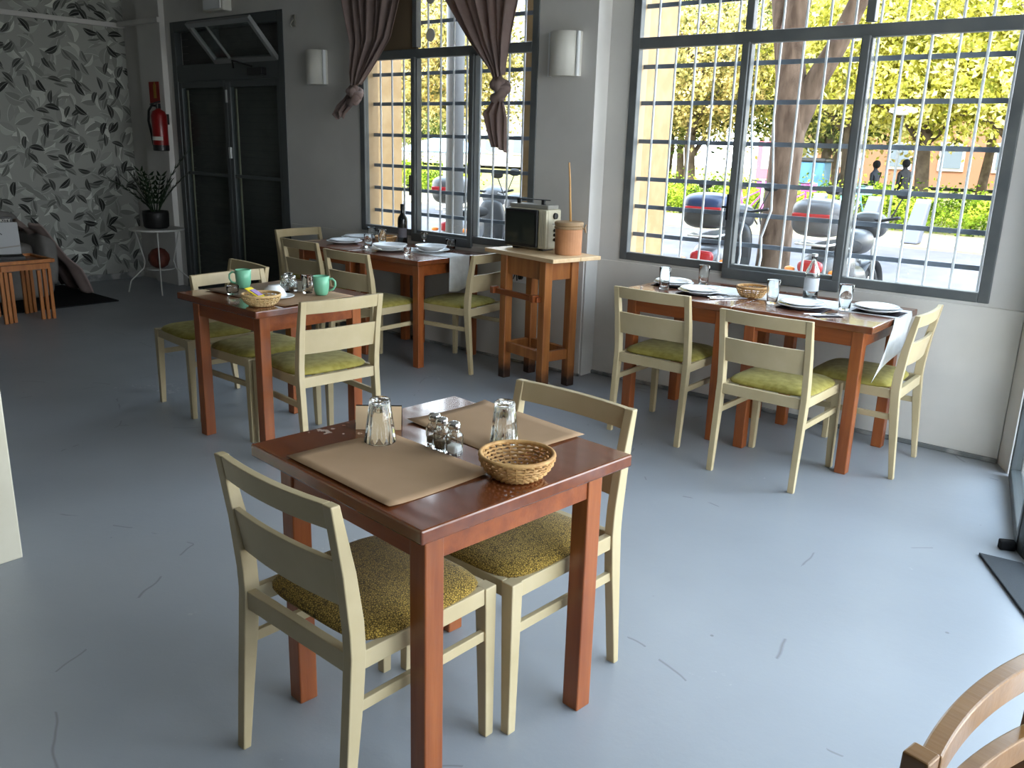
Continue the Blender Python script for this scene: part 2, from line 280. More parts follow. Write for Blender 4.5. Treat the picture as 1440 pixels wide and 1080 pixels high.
# ---------------------------------------------------------------- mesh helpers
class MB:
    def __init__(s): s.bm = bmesh.new()
    def box(s, c, d, rz=0, rx=0, ry=0):
        m = Matrix.Translation(c) @ Euler((rx, ry, rz)).to_matrix().to_4x4() @ Matrix.Diagonal((*d, 1))
        bmesh.ops.create_cube(s.bm, size=1, matrix=m); return s
    def hexa(s, p):   # 8 points: bottom 4 ccw, top 4 ccw
        v = [s.bm.verts.new(q) for q in p]
        for f in ((3, 2, 1, 0), (4, 5, 6, 7), (0, 1, 5, 4), (1, 2, 6, 5), (2, 3, 7, 6), (3, 0, 4, 7)): s.bm.faces.new([v[i] for i in f])
        return s
    def prism(s, pts, a, b, axis='x'):
        def P(q, t):
            return (t, q[0], q[1]) if axis == 'x' else ((q[0], t, q[1]) if axis == 'y' else (q[0], q[1], t))
        A = [s.bm.verts.new(P(q, a)) for q in pts]; B = [s.bm.verts.new(P(q, b)) for q in pts]; n = len(pts)
        s.bm.faces.new(A); s.bm.faces.new(B[::-1])
        for i in range(n): s.bm.faces.new((A[i], B[i], B[(i+1) % n], A[(i+1) % n]))
        return s
    def tube(s, pts, r, seg=8, closed=False, caps=True):
        pts = [Vector(p) for p in pts]; n = len(pts); rings = []
        rs = r if isinstance(r, (list, tuple)) else [r]*n
        nrm = None
        for i, p in enumerate(pts):
            if closed: d = pts[(i+1) % n]-pts[i-1]
            else: d = pts[min(i+1, n-1)]-pts[max(i-1, 0)]
            d = d.normalized() if d.length > 1e-9 else Vector((0, 0, 1))
            if nrm is None: nrm = d.orthogonal().normalized()
            nrm = (nrm-d*nrm.dot(d)); nrm = nrm.normalized() if nrm.length > 1e-6 else d.orthogonal().normalized()
            b = d.cross(nrm)
            rings.append([s.bm.verts.new(p+(nrm*math.cos(2*PI*k/seg)+b*math.sin(2*PI*k/seg))*rs[i]) for k in range(seg)])
        m = n if closed else n-1
        for i in range(m):
            A, B = rings[i], rings[(i+1) % n]
            for k in range(seg): s.bm.faces.new((A[k], A[(k+1) % seg], B[(k+1) % seg], B[k]))
        if caps and not closed: s.bm.faces.new(rings[0][::-1]); s.bm.faces.new(rings[-1])
        return s
    def lathe(s, prof, seg=24, c=(0, 0, 0), flute=0, nf=0, f0=0, f1=9):
        rings = []
        for i, (r, z) in enumerate(prof):
            if r < 1e-6: rings.append([s.bm.verts.new((c[0], c[1], c[2]+z))])
            else:
                ring = []
                for k in range(seg):
                    a = 2*PI*k/seg; rr = r*(1+(flute*math.cos(nf*a) if f0 <= i <= f1 else 0))
                    ring.append(s.bm.verts.new((c[0]+rr*math.cos(a), c[1]+rr*math.sin(a), c[2]+z)))
                rings.append(ring)
        for A, B in zip(rings, rings[1:]):
            if len(A) == 1 and len(B) == 1: continue
            for k in range(seg):
                k2 = (k+1) % seg
                if len(A) == 1: s.bm.faces.new((A[0], B[k2], B[k]))
                elif len(B) == 1: s.bm.faces.new((A[k], A[k2], B[0]))
                else: s.bm.faces.new((A[k], A[k2], B[k2], B[k]))
        return s
    def grid(s, f, nu, nv, closed_u=False):
        V = [[s.bm.verts.new(f(i/(nu-1) if not closed_u else i/nu, j/(nv-1))) for i in range(nu)] for j in range(nv)]
        for j in range(nv-1):
            for i in range(nu if closed_u else nu-1):
                i2 = (i+1) % nu; s.bm.faces.new((V[j][i], V[j][i2], V[j+1][i2], V[j+1][i]))
        return s
    def build(s, name, m, parent=None, smooth=False, bevel=0, bseg=2, loc=(0, 0, 0), rz=0, solid=0, ang=.6):
        bmesh.ops.recalc_face_normals(s.bm, faces=s.bm.faces)
        me = bpy.data.meshes.new(name); s.bm.to_mesh(me); s.bm.free(); me.materials.append(m)
        if smooth:
            for p in me.polygons: p.use_smooth = True
        o = bpy.data.objects.new(name, me); C.objects.link(o); o.parent = parent
        if parent is None: o.location = loc; o.rotation_euler = (0, 0, rz)
        if solid:
            md = o.modifiers.new('solid', 'SOLIDIFY'); md.thickness = solid; md.offset = 0
        if bevel:
            md = o.modifiers.new('bevel', 'BEVEL'); md.width = bevel; md.segments = bseg; md.limit_method = 'ANGLE'; md.angle_limit = ang
        return o
def tag(o, label=None, cat=None, group=None, kind=None):
    for k, v in (('label', label), ('category', cat), ('group', group), ('kind', kind)):
        if v: o[k] = v
    return o
def thing(name, label, cat, loc=(0, 0, 0), rz=0, group=None):
    o = bpy.data.objects.new(name, None); C.objects.link(o); o.location = loc; o.rotation_euler = (0, 0, rz)
    o.empty_display_size = .05
    return tag(o, label, cat, group)
def struct(o): o['kind'] = 'structure'; return o
def sroot(name, loc=(0, 0, 0), rz=0):
    o = bpy.data.objects.new(name, None); C.objects.link(o); o.location = loc; o.rotation_euler = (0, 0, rz); o['kind'] = 'structure'; return o
def clone(root, label, loc, rz=0, group=None, mats=None):
    def cp(o, parent):
        c = o.copy(); C.objects.link(c); c.parent = parent
        for h in o.children: cp(h, c)
        return c
    r = cp(root, None); r.location = loc; r.rotation_euler = (0, 0, rz); r['label'] = label
    if group: r['group'] = group
    return r
def subpart(parent, name, m, mb, **k): return mb.build(name, m, parent, **k)

# ---------------------------------------------------------------- room shell
H = 3.15; YA, YB = 4.702, 4.845; XL = -9.15; XC = -3.27
struct(MB().box((-4.0, .985, -.05), (10.9, 7.77, .1)).build('floor', FLOORM))
fl = bpy.data.objects['floor']
struct(MB().box((-4.0, .985, H+.05), (10.9, 7.77, .1)).build('ceiling', CEILM))
struct(MB().prism([(-9.4, -2.7), (1.45, -2.7), (1.45, .7), (-.6, 4.87), (-9.4, 4.87)], H+.1, 9.5, 'z').build('wall_upper_sun_block', CEILM))  # unseen mass added above the room to keep sun off the street front
ZB, ZT, ZW = .806, 2.13, 2.92
def wall_with_hole(mb, x0, x1, y0, y1, hx0, hx1, hz0, hz1, z1=H):
    if hx0 > x0: mb.box(((x0+hx0)/2, (y0+y1)/2, z1/2), (hx0-x0, y1-y0, z1))
    if x1 > hx1: mb.box(((x1+hx1)/2, (y0+y1)/2, z1/2), (x1-hx1, y1-y0, z1))
    if hz0 > 0: mb.box(((hx0+hx1)/2, (y0+y1)/2, hz0/2), (hx1-hx0, y1-y0, hz0))
    mb.box(((hx0+hx1)/2, (y0+y1)/2, (hz1+z1)/2), (hx1-hx0, y1-y0, z1-hz1))
DX0, DX1, DZ = -8.25, -6.465, 2.54
W1 = (-5.505, -3.728); W2 = (-3.105, -.902)
mb = MB(); wall_with_hole(mb, XL-.2, -6.2, YA, YA+.18, DX0, DX1, 0, DZ)
wall_with_hole(mb, -6.2, XC, YA, YA+.18, W1[0], W1[1], ZB, ZW)
struct(mb.build('wall_front', WALLM))
mb = MB(); wall_with_hole(mb, XC, -.55, YB, YB+.18, W2[0], W2[1], ZB, ZW)
struct(mb.build('wall_right_bay', WALLM)).name = 'wall_front_bay'
# dado band slightly proud
struct(MB().box(((-6.43+XC-.012)/2, YA-.006, .392), (-6.43*-1+(XC-.012), .012, .784)).build('trim_1', WALLB, bevel=.004))
struct(MB().box(((XC-.735)/2, YB-.006, .395), (-.735-XC, .012, .79)).build('trim_2', WALLB, bevel=.004))
# cement line where wall meets floor
struct(MB().box(((-6.43+XC)/2, YA-.02, .009), (6.43+XC, .018, .018)).build('baseboard_front', CEMENT, bevel=.005))
struct(MB().box(((XC-.735)/2, YB-.018, .012), (-.735-XC, .02, .024)).build('baseboard_bay', CEMENT, bevel=.005))
# left wall with wallpaper
struct(MB().box((XL-.1, .9, H/2), (.2, 7.62, H)).build('wall_left', PAPERW))
struct(MB().box((XL+.010, .9, .03), (.02, 7.5, .06)).build('baseboard_left', CEMENT))
# pilaster beside door
struct(MB().box((-8.56, YA-.03, H/2), (.44, .06, H)).build('trim_3', WALLM, bevel=.006))
# back (behind camera)
struct(MB().box((-4.0, -2.6, H/2), (10.6, .2, H)).build('wall_back', BACKM))
# right side polyline
P = [Vector((-.736, 4.845)), Vector((-.66, 4.70)), Vector((-.45, 3.75)), Vector((1.32, .70)), Vector((1.32, -2.5))]
def seg_box(mb, a, b, z0, z1, t=.1, out=1):
    d = (b-a); L = d.length; d.normalize(); nrm = Vector((-d.y, d.x))*out; c = (a+b)/2+nrm*t/2
    mb.box((c.x, c.y, (z0+z1)/2), (L, t, z1-z0), math.atan2(d.y, d.x)); return mb
def lerp(a, b, t): return a+(b-a)*t
mb = MB(); seg_box(mb, P[0], P[1], 0, H, .2); seg_box(mb, P[1], P[2], 2.75, H, .15); seg_box(mb, P[2], P[3], 2.75, H, .15)
struct(mb.build('wall_right', WALLM))
struct(seg_box(MB(), P[3], P[4], 0, H, .15).build('wall_right_rear', BACKM))
# door_2: glazed shopfront entrance
d2 = sroot('door_2')
def glazed(a, b, z0, z1, t, parent, nm, fm=FRAMED, wd=.055, th=.05, mid=None):
    mb = MB(); L = (b-a).length; u = (b-a).normalized()
    for s in (0, L-wd): seg_box(mb, a+u*s, a+u*(s+wd), z0, z1, th)
    for z in (z0, z1-wd): seg_box(mb, a+u*wd, a+u*(L-wd), z, z+wd, th)
    if mid: seg_box(mb, a+u*wd, a+u*(L-wd), mid, mid+wd, th)
    f = mb.build(nm, fm, parent, bevel=.004)
    mb = MB(); n_ = Vector((-u.y, u.x))*(th*.45)
    seg_box(mb, a+u*wd+n_, b-u*wd+n_, z0+wd, z1-wd, .006); mb.build('pane', PANE, f)
    return f
glazed(P[1]+Vector((.01, -.03)), P[2], 0.0, 2.75, 0, d2, 'side_light', mid=.38)
for i in range(4):
    a = lerp(P[2], P[3], .003+i*.25); b = lerp(P[2], P[3], i*.25+.247)
    glazed(a, b, 0.0, 2.75, 0, d2, 'door_leaf' if i in (1, 2) else 'side_light', mid=2.1)

# ---------------------------------------------------------------- windows
def window(idx, x0, x1, y, m1, m2, blindtop):
    r = sroot('window_%d' % idx)
    t = .055; dep = .05; yc = y+dep/2-.008
    mb = MB()
    mb.box((x0+t/2, yc, (ZB+ZW)/2), (t, dep, ZW-ZB)); mb.box((x1-t/2, yc, (ZB+ZW)/2), (t, dep, ZW-ZB))
    mb.box(((x0+x1)/2, yc, ZB+.025), (x1-x0-2*t, dep, .05)); mb.box(((x0+x1)/2, yc, ZW-t/2), (x1-x0-2*t, dep, t))
    mb.box(((x0+x1)/2, yc, ZT), (x1-x0-2*t, dep, .065))
    mb.build('window_frame', FRAME, r, bevel=.005)
    xs = [x0+t, m1, m2, x1-t]
    for i, xm in enumerate((m1, m2)):
        MB().box((xm, yc-.002, (ZB+.05+ZT-.033)/2), (.06, dep, ZT-ZB-.085)).build('mullion', FRAME, r, bevel=.004)
    for i in range(3):
        a = xs[i]+(.03 if i else 0); b = xs[i+1]-(.03 if i < 2 else 0)
        if i == 1:   # sliding sash sits proud and a little lower
            mb = MB(); y_ = yc-.03; s = .035
            mb.box(((a+b)/2, y_, ZB-.004), (b-a+.10, .03, .062))
            mb.box((a-.03, y_, (ZB+ZT)/2), (.04, .028, ZT-ZB-.05)); mb.box((b+.03, y_, (ZB+ZT)/2), (.04, .028, ZT-ZB-.05))
            f = mb.build('sash', FRAME, r, bevel=.004)
            MB().box((a-.04, y_-.025, 1.19), (.018, .022, .15)).tube([(a-.04, y_-.03, 1.19), (a-.075, y_-.035, 1.19)], .007).build('handle', BLACK, f, bevel=.004)
        MB().box(((a+b)/2, yc, (ZB+ZT)/2), (b-a, .005, ZT-ZB-.08)).build('pane', PANE, r)
        if not (blindtop and i == 0):
            MB().box(((a+b)/2, yc, (ZT+ZW)/2), (b-a, .005, ZW-ZT-.1)).build('pane', PANE, r)
        if i < 2: MB().box((xs[i+1], yc, (ZT+ZW)/2), (.045, dep, ZW-ZT-.085)).build('mullion', FRAME, r, bevel=.004)
    # outside steel grille: every bar a part
    yg = y+.135; g = r
    zs = [.962, 1.142, 1.318, 1.553, 1.787, 2.005, 2.36, 2.62]
    hb = MB().box((0, 0, 0), (x1-x0+.06, .008, .026)).build('grille_bar', GRILLE, g); hb.location = ((x0+x1)/2, yg, zs[0])
    for z in zs[1:]:
        c = hb.copy(); C.objects.link(c); c.location = ((x0+x1)/2, yg, z)
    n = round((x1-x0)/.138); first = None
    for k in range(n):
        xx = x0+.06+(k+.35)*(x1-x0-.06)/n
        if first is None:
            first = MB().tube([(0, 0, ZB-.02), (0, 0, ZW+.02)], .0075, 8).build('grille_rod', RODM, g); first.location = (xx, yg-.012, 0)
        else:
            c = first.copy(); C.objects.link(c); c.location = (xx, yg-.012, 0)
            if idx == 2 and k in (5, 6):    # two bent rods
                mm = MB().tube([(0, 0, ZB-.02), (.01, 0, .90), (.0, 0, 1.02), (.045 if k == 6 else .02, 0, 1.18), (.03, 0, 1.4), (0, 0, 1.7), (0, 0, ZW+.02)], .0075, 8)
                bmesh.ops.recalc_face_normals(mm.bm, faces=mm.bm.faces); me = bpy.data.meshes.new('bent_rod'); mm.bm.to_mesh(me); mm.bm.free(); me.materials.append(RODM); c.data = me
    return r
w1 = window(1, W1[0], W1[1], YA, -4.885, -4.303, True)
w2 = window(2, W2[0], W2[1], YB, -2.338, -1.672, False)
# opaque board in the upper left light of window 1
MB().box((-5.17, YA+.02, (ZT+ZW)/2-.01), (.58, .02, ZW-ZT-.06)).build('blind_board', BLIND, w1)
for z, x in ((2.25, -4.73), (2.50, -4.73)):
    s_ = MB().lathe([(0, 0), (.045, 0), (.045, .004), (0, .004)], 20).build('round_sticker', LAMPW, w1); s_.location = (x, YA+.008, z); s_.rotation_euler = (PI/2, 0, 0)

for xa, ya, rt_ in ((W1[0], YA, w1), (W2[0], YB, w2)):
    MB().box((xa+.004, ya+.125, (ZB+ZW)/2), (.008, .11, ZW-ZB)).build('jamb_lining', mat('jamb_marble', (.42, .29, .16), .6), rt_)
# ---------------------------------------------------------------- door_1 with shutter behind
d1 = sroot('door_1')
mb = MB(); yd = YA+.03; t = .075
mb.box((DX0+t/2, yd, DZ/2), (t, .07, DZ)); mb.box((DX1-t/2, yd, DZ/2), (t, .07, DZ)); mb.box(((DX0+DX1)/2, yd, DZ-.045), (DX1-DX0-2*t, .07, .09))
mb.box(((DX0+DX1)/2, yd, 2.075), (DX1-DX0-2*t, .07, .15)); mb.build('door_frame', FRAMED, d1, bevel=.004)
for s, (a, b) in enumerate(((DX0+t, -7.36), (-7.355, DX1-t))):
    mb = MB(); q = .055; y_ = yd-.005
    mb.box((a+q/2, y_, 1.0), (q, .045, 2.0)); mb.box((b-q/2, y_, 1.0), (q, .045, 2.0))
    mb.box(((a+b)/2, y_, 1.97), (b-a-2*q, .045, .06)); mb.box(((a+b)/2, y_, .06), (b-a-2*q, .045, .12)); mb.box(((a+b)/2, y_, 1.15), (b-a-2*q, .04, .03))
    lf = mb.build('door_leaf', FRAMED, d1, bevel=.004)
    MB().box(((a+b)/2, y_, 1.55), (b-a-2*q, .006, .78)).build('pane', PANED, lf); MB().box(((a+b)/2, y_, .63), (b-a-2*q, .006, 1.0)).build('pane', PANED, lf)
    if s == 1:
        MB().box((a+.02, y_-.03, 1.36), (.035, .02, .10)).build('lock_plate', ALU, lf, bevel=.003)
        MB().box((a+.0, y_-.03, 1.86), (.02, .012, .11)).build('hinge_cap', ALU, lf)
    MB().box((a+q+.03, y_+.02, 1.0), (.018, .012, 1.85)).build('seal_strip', mat('seal', (.28, .27, .2), .5), lf)
MB().box((-6.83, yd-.06, 2.06), (.22, .05, .06)).tube([(-6.88, yd-.07, 2.10), (-7.1, yd-.12, 2.15), (-7.18, yd-.06, 2.10)], .009).build('door_closer', BLACK, d1, bevel=.005)
# transom opening with hopper sash tipped into the room
hp = bpy.data.objects.new('hopper_sash', None)
mb = MB(); wv = DX1-t-.02-(-7.52); hh = .42; q = .045
mb.box((0, 0, q/2), (wv, .035, q)); mb.box((0, 0, hh-q/2), (wv, .035, q)); mb.box((-wv/2+q/2, 0, hh/2), (q, .035, hh-2*q)); mb.box((wv/2-q/2, 0, hh/2), (q, .035, hh-2*q)); mb.box((-wv/2+.27, 0, hh/2), (.02, .02, hh-2*q))
hs = mb.build('hopper_sash', ALU, d1, bevel=.003); hs.data.materials[0] = mat('hopper_metal', (.20, .21, .21), .4, .5)
hs.location = ((-7.52+DX1-t)/2, yd-.02, 2.15); hs.rotation_euler = (math.radians(42), 0, 0)
MB().box((0, 0, hh/2), (wv-2*q, .005, hh-2*q)).build('pane', PANED, hs)
MB().box((-7.54, yd, 2.32), (.05, .06, .34)).build('transom_post', FRAMED, d1)
sl = MB().prism([(0, 0), (.012, .004), (.016, .030), (.010, .058), (0, .062)], DX0, DX1, 'x').build('shutter_slat', SHUT, d1); sl.location = (0, YA+.11, 0)
for k in range(1, 41):
    c = sl.copy(); C.objects.link(c); c.location = (0, YA+.11, k*.063)
MB().box(((DX0+DX1)/2, YA+.19, DZ/2), (DX1-DX0+.3, .02, DZ+.3)).build('shutter_back', DARK, d1)
# conduit across wallpaper and small fittings
struct(MB().box((XL+.02, 1.2, 2.555), (.04, 7.0, .045)).build('trim_5', WALLM, bevel=.004))
struct(MB().box((-8.68, YA-.085, 2.56), (.78, .05, .045)).build('trim_6', WALLM, bevel=.004))
t_ = thing('emergency_light', 'small boxy off-white emergency light mounted above the dark double door', 'light fitting', (-7.36, YA, 2.63))
MB().box((0, -.045, 0), (.33, .09, .12)).build('housing', LAMPW, t_, bevel=.01); MB().box((0, -.095, 0), (.27, .012, .08)).build('diffuser', WHITEP, t_, bevel=.004)
t_ = thing('wall_hook', 'tiny metal hook on the bare wall just right of the dark double door', 'hook', (-6.30, YA, 2.42))
MB().box((0, -.006, .02), (.03, .012, .09)).build('plate', TVG, t_, bevel=.003); MB().tube([(0, -.01, .03), (0, -.04, .0), (0, -.045, -.02), (0, -.03, -.035)], .006).build('prong', TVG, t_)

# ---------------------------------------------------------------- foreground column at left
struct(MB().box((-3.43, .62, H/2), (.46, .94, H)).build('wall_left_pier', COLM, bevel=.006)).name = 'wall_pier'

# ---------------------------------------------------------------- sconces
def sconce(label, x, z, w_, h_):
    t_ = thing('wall_sconce', label, 'wall lamp', (x, YA, z), 0, 'half-cylinder wall lamps')
    MB().box((0, -.010, 0), (w_, .02, h_)).build('back_plate', LAMPW, t_, bevel=.003)
    n = 14
    def f(u, v):
        a = PI*(.02+.96*u); return (-math.cos(a)*w_*.42, -.02-math.sin(a)*.085, -h_/2+v*h_)
    MB().grid(f, n, 2).build('shade', LAMPW, t_, smooth=True, solid=.004)
    MB().box((-w_*.47, -.03, 0), (.012, .03, h_)).box((w_*.47, -.03, 0), (.012, .03, h_)).build('side_rail', WHITEP, t_)
sconce('white half-cylinder wall lamp between the two grilled windows', -3.50, 2.07, .235, .265)
sconce('white half-cylinder wall lamp between the dark door and the left curtain', -6.0, 2.065, .22, .262)

# ---------------------------------------------------------------- curtains
def loft(rows, nu, folds, amp, seed):
    """rows: (x, z, halfwidth, depth, y)"""
    rnd = random.Random(seed); ph = [rnd.uniform(0, 6.28) for _ in range(4)]
    mb = MB(); nv = 46
    def R(v):
        q = v*(len(rows)-1); i = min(int(q), len(rows)-2); f = q-i; f = f*f*(3-2*f) if False else f
        return [rows[i][k]*(1-f)+rows[i+1][k]*f for k in range(5)]
    def f(u, v):
        x, z, hw, dp, y = R(v); s = u*2-1
        xx = x+hw*s+.25*hw*.12*math.sin(folds*2*PI*u+ph[0])
        yy = y+dp*(math.sin(folds*PI*2*u+ph[1]+.8*math.sin(v*3+ph[2]))*.6+.4*math.sin(folds*3.7*u+ph[3]+2*v))*1.0
        zz = z-.02*math.sin(3*u+ph[2])
        return (xx, yy, zz)
    mb.grid(f, nu, nv); return mb
def curtain(label, rows, tail, knot, seed):
    t_ = thing('curtain', label, 'curtain')
    loft(rows, 90, 7, 1, seed).build('drape', CURT, t_, smooth=True, solid=.003)
    loft(tail, 60, 3.4, 1, seed+3).build('tail', CURT, t_, smooth=True, solid=.003)
    mb = MB(); kx, ky, kz, R_ = knot; rr = random.Random(seed)
    for k in range(3):
        pts = []; tilt = .5+k*.9; ca, sa = math.cos(tilt), math.sin(tilt)
        for i in range(18):
            a = 2*PI*i/18; p = Vector((math.cos(a)*R_*.75, math.sin(a)*R_*.62, math.sin(a*1+k)*R_*.35))
            p = Vector((p.x*ca-p.z*sa, p.y, p.x*sa+p.z*ca)); pts.append((kx+p.x, ky+p.y, kz+p.z+(k-1)*R_*.38))
        mb.tube(pts, [R_*(.42+.1*math.sin(i*1.3+k)) for i in range(18)], 10, closed=True)
    mb.tube([(kx, ky, kz+R_), (kx, ky, kz), (kx, ky, kz-R_)], R_*.5, 10)
    mb.build('knot', CURT, t_, smooth=True)
    MB().tube([(rows[0][0]-rows[0][2]-.05, 4.59, rows[0][1]+.02), (rows[0][0]+rows[0][2]+.05, 4.59, rows[0][1]+.02)], .012).build('rod', BLACK, t_)
curtain('taupe curtain knotted low beside the left edge of the far window', [(-5.22, 2.95, .36, .035, 4.60), (-5.235, 2.52, .325, .035, 4.60), (-5.26, 2.22, .22, .03, 4.60), (-5.37, 2.02, .13, .025, 4.60), (-5.43, 1.90, .055, .02, 4.60)],
        [(-5.46, 1.86, .045, .02, 4.60), (-5.55, 1.77, .09, .02, 4.59), (-5.62, 1.70, .07, .02, 4.585), (-5.60, 1.66, .03, .015, 4.585)], (-5.43, 4.59, 1.84, .062), 3)
curtain('long taupe curtain knotted in front of the far window, tail hanging below knot', [(-4.15, 2.95, .47, .04, 4.60), (-4.155, 2.48, .335, .04, 4.60), (-4.07, 2.17, .165, .03, 4.60), (-4.0, 2.0, .06, .025, 4.60), (-3.985, 1.94, .04, .02, 4.60)],
        [(-3.97, 1.79, .04, .02, 4.60), (-4.01, 1.69, .11, .022, 4.60), (-3.99, 1.58, .085, .022, 4.60), (-3.965, 1.47, .06, .02, 4.60)], (-3.955, 4.59, 1.86, .066), 9)

# ---------------------------------------------------------------- tables
def table(label, cx, cy, rz, w_=.70, d_=.70, group=None):
    t_ = thing('dining_table', label, 'table', (cx, cy, 0), rz, group)
    MB().box((0, 0, .733), (w_, d_, .034)).build('tabletop', WTOP, t_, bevel=.005)
    s = .055; ins = .052
    for i in (-1, 1):
        for j in (-1, 1):
            x = i*(w_/2-ins-s/2); y = j*(d_/2-ins-s/2)
            MB().box((x, y, .358), (s, s, .716)).build('leg', WTZ, t_, bevel=.004)
    for i in (-1, 1):
        MB().box((i*(w_/2-ins-.016), 0, .676), (.022, d_-2*ins-2*s, .08)).build('apron', WTX, t_, bevel=.002)
        MB().box((0, i*(d_/2-ins-.016), .676), (w_-2*ins-2*s, .022, .08)).build('apron', WTX, t_, bevel=.002)
    return t_
T1 = table('square red-brown wooden table nearest the camera with two kraft placemats', -1.477, 1.514, -.093)
T2 = table('square red-brown table with green mugs, standing left of the room behind the front table', -3.686, 2.578, -.02)
T3a = table('right-hand red-brown table of the pair under the curtained window', -4.475, 4.345, .0)
T3b = table('left-hand red-brown table of the pair under the curtained window', -5.18, 4.345, .0)
T4a = table('left-hand red-brown table of the pair under the big window', -2.258, 4.395, .0)
T4b = table('right-hand red-brown table of the pair under the big window', -1.555, 4.40, .0)

# ---------------------------------------------------------------- chairs
def make_chair(label, fab, loc, rz, group=None):
    t_ = thing('dining_chair', label, 'chair', loc, rz, group)
    prof = [(-.134, 0), (-.124, .15), (-.112, .32), (-.104, .44), (-.106, .50), (-.120, .64), (-.146, .805), (-.122, .805), (-.084, .64), (-.066, .52), (-.062, .44), (-.072, .32), (-.094, .15), (-.112, 0)]
    for s in (-1, 1):
        mb = MB(); a, b = (.2225, .1925) if s > 0 else (-.2225, -.1925); mb.prism(prof, a, b, 'x'); mb.build('leg', CREAM, t_, bevel=.003)
        # front leg tapered
        o, i = s*.2205, s*.1805; oi = s*.1925
        mb = MB(); y1 = .358; y0t, y0b = .318, .330
        lo, hi = sorted((o, oi)); lt, ht = sorted((o, i))
        mb.hexa([(lo, y0b, 0), (hi, y0b, 0), (hi, y1, 0), (lo, y1, 0), (lt, y0t, .440), (ht, y0t, .440), (ht, y1, .440), (lt, y1, .440)]); mb.build('leg', CREAM, t_, bevel=.003)
        MB().box((s*.205, .128, .4175), (.022, .385, .045)).build('side_rail', CREAM, t_, bevel=.002)
        MB().box((s*.206, .118, .304), (.016, .425, .028)).build('stretcher', CREAM, t_, bevel=.002)
    MB().box((0, .342, .4175), (.36, .022, .045)).build('front_rail', CREAM, t_, bevel=.002)
    MB().box((0, -.086, .415), (.386, .024, .05)).build('rear_rail', CREAM, t_, bevel=.002)
    def slab(z0, z1, y0, y1, th, bow, half=.193):
        mb = MB(); n = 12; V = []
        for k in range(n+1):
            x = -half+2*half*k/n; b_ = bow*(1-(x/half)**2)
            V.append([mb.bm.verts.new(q) for q in ((x, y0-b_, z0), (x, y0-b_+th, z0), (x, y1-b_+th, z1), (x, y1-b_, z1))])
        for A, B in zip(V, V[1:]):
            for i in range(4): mb.bm.faces.new((A[i], A[(i+1) % 4], B[(i+1) % 4], B[i]))
        mb.bm.faces.new(V[0]); mb.bm.faces.new(V[-1][::-1]); return mb
    slab(.745, .805, -.134, -.144, .020, .016).build('top_rail', CREAM, t_, bevel=.002, ang=.9)
    slab(.552, .668, -.098, -.120, .016, .014).build('back_slat', CREAM, t_, bevel=.002, ang=.9)
    # upholstered seat
    mb = MB()
    def f(u, v):
        a = 2*PI*u; n_ = 5.0; c, s_ = math.cos(a), math.sin(a)
        r = (abs(c)**n_+abs(s_)**n_)**(-1/n_)
        prof_ = [(.0, .478), (.35, .478), (.66, .474), (.86, .466), (.96, .455), (1.0, .444), (.985, .437), (.9, .4365), (0, .4365)]
        q = v*(len(prof_)-1); i = min(int(q), len(prof_)-2); fr = q-i
        k = prof_[i][0]*(1-fr)+prof_[i+1][0]*fr; z = prof_[i][1]*(1-fr)+prof_[i+1][1]*fr
        return (c*r*k*.213, .147+s_*r*k*.206, z)
    mb.grid(f, 48, 25, closed_u=True); bmesh.ops.remove_doubles(mb.bm, verts=mb.bm.verts, dist=.0005)
    mb.build('seat', fab, t_, smooth=True)
    return t_
G1 = 'cream dining chairs'
chA = make_chair('cream chair at the front table nearest the camera, back turned, mottled olive seat', SEATF, (-1.504, 1.156, 0), -.031, G1)
clone(chA, 'cream chair on the far side of the front table, facing camera, mottled olive seat', (-1.437, 1.893, 0), 3.092, G1)
chB = make_chair('cream chair with olive green seat tucked in at the right side of the mug table', SEATG, (-3.275, 2.572, 0), 1.45, G1)
for lab, x, y, r in (
    ('cream chair at the left of the mug table, seat turned out sideways toward the camera', -4.414, 2.76, 3.035),
    ('cream chair pushed under the left side of the mug table, top rail behind a mug', -4.03, 2.605, -PI/2),
    ('cream chair on the near side of the big window tables, at the left', -2.273, 4.0, .021),
    ('cream chair on the near side of the big window tables, at the right', -1.568, 3.821, -.007),
    ('cream chair at the right end of the big window tables against the dado wall', -1.200, 4.417, 1.60),
    ('cream chair with back turned at the curtained window tables, nearer the bottle', -4.475, 3.81, .01),
    ('cream chair with back turned at the curtained window tables, nearer the dark door', -5.172, 3.961, -.032),
    ('cream chair at the left end of the curtained window tables, facing right', -5.75, 4.35, -1.56),
    ('cream chair beside the television stand, at the right end of the curtained window tables', -3.955, 4.385, 1.66)):
    clone(chB, lab, (x, y, 0), r, G1)

# ---------------------------------------------------------------- bentwood chair at lower right
t_ = thing('bow_back_chair', 'honey-coloured wooden chair with curved bow back in the bottom right corner', 'chair', (-.143, 1.253, 0), -.195)
def arc(zc, hgt, th, r0=.25, half=.20, z1=None):
    mb = MB(); n = 20; V = []
    for k in range(n+1):
        s = -1+2*k/n; y = s*half; x = -.022*(1-s*s)-.002
        V.append([mb.bm.verts.new(q) for q in ((x, y, zc-hgt/2), (x+th, y, zc-hgt/2), (x+th, y, zc+hgt/2), (x, y, zc+hgt/2))])
    for A, B in zip(V, V[1:]):
        for i in range(4): mb.bm.faces.new((A[i], A[(i+1) % 4], B[(i+1) % 4], B[i]))
    mb.bm.faces.new(V[0]); mb.bm.faces.new(V[-1][::-1]); return mb
arc(.775, .045, .026).build('top_rail', BEECH, t_, bevel=.003, ang=.9)
arc(.635, .045, .024).build('lower_rail', BEECH, t_, bevel=.003, ang=.9)
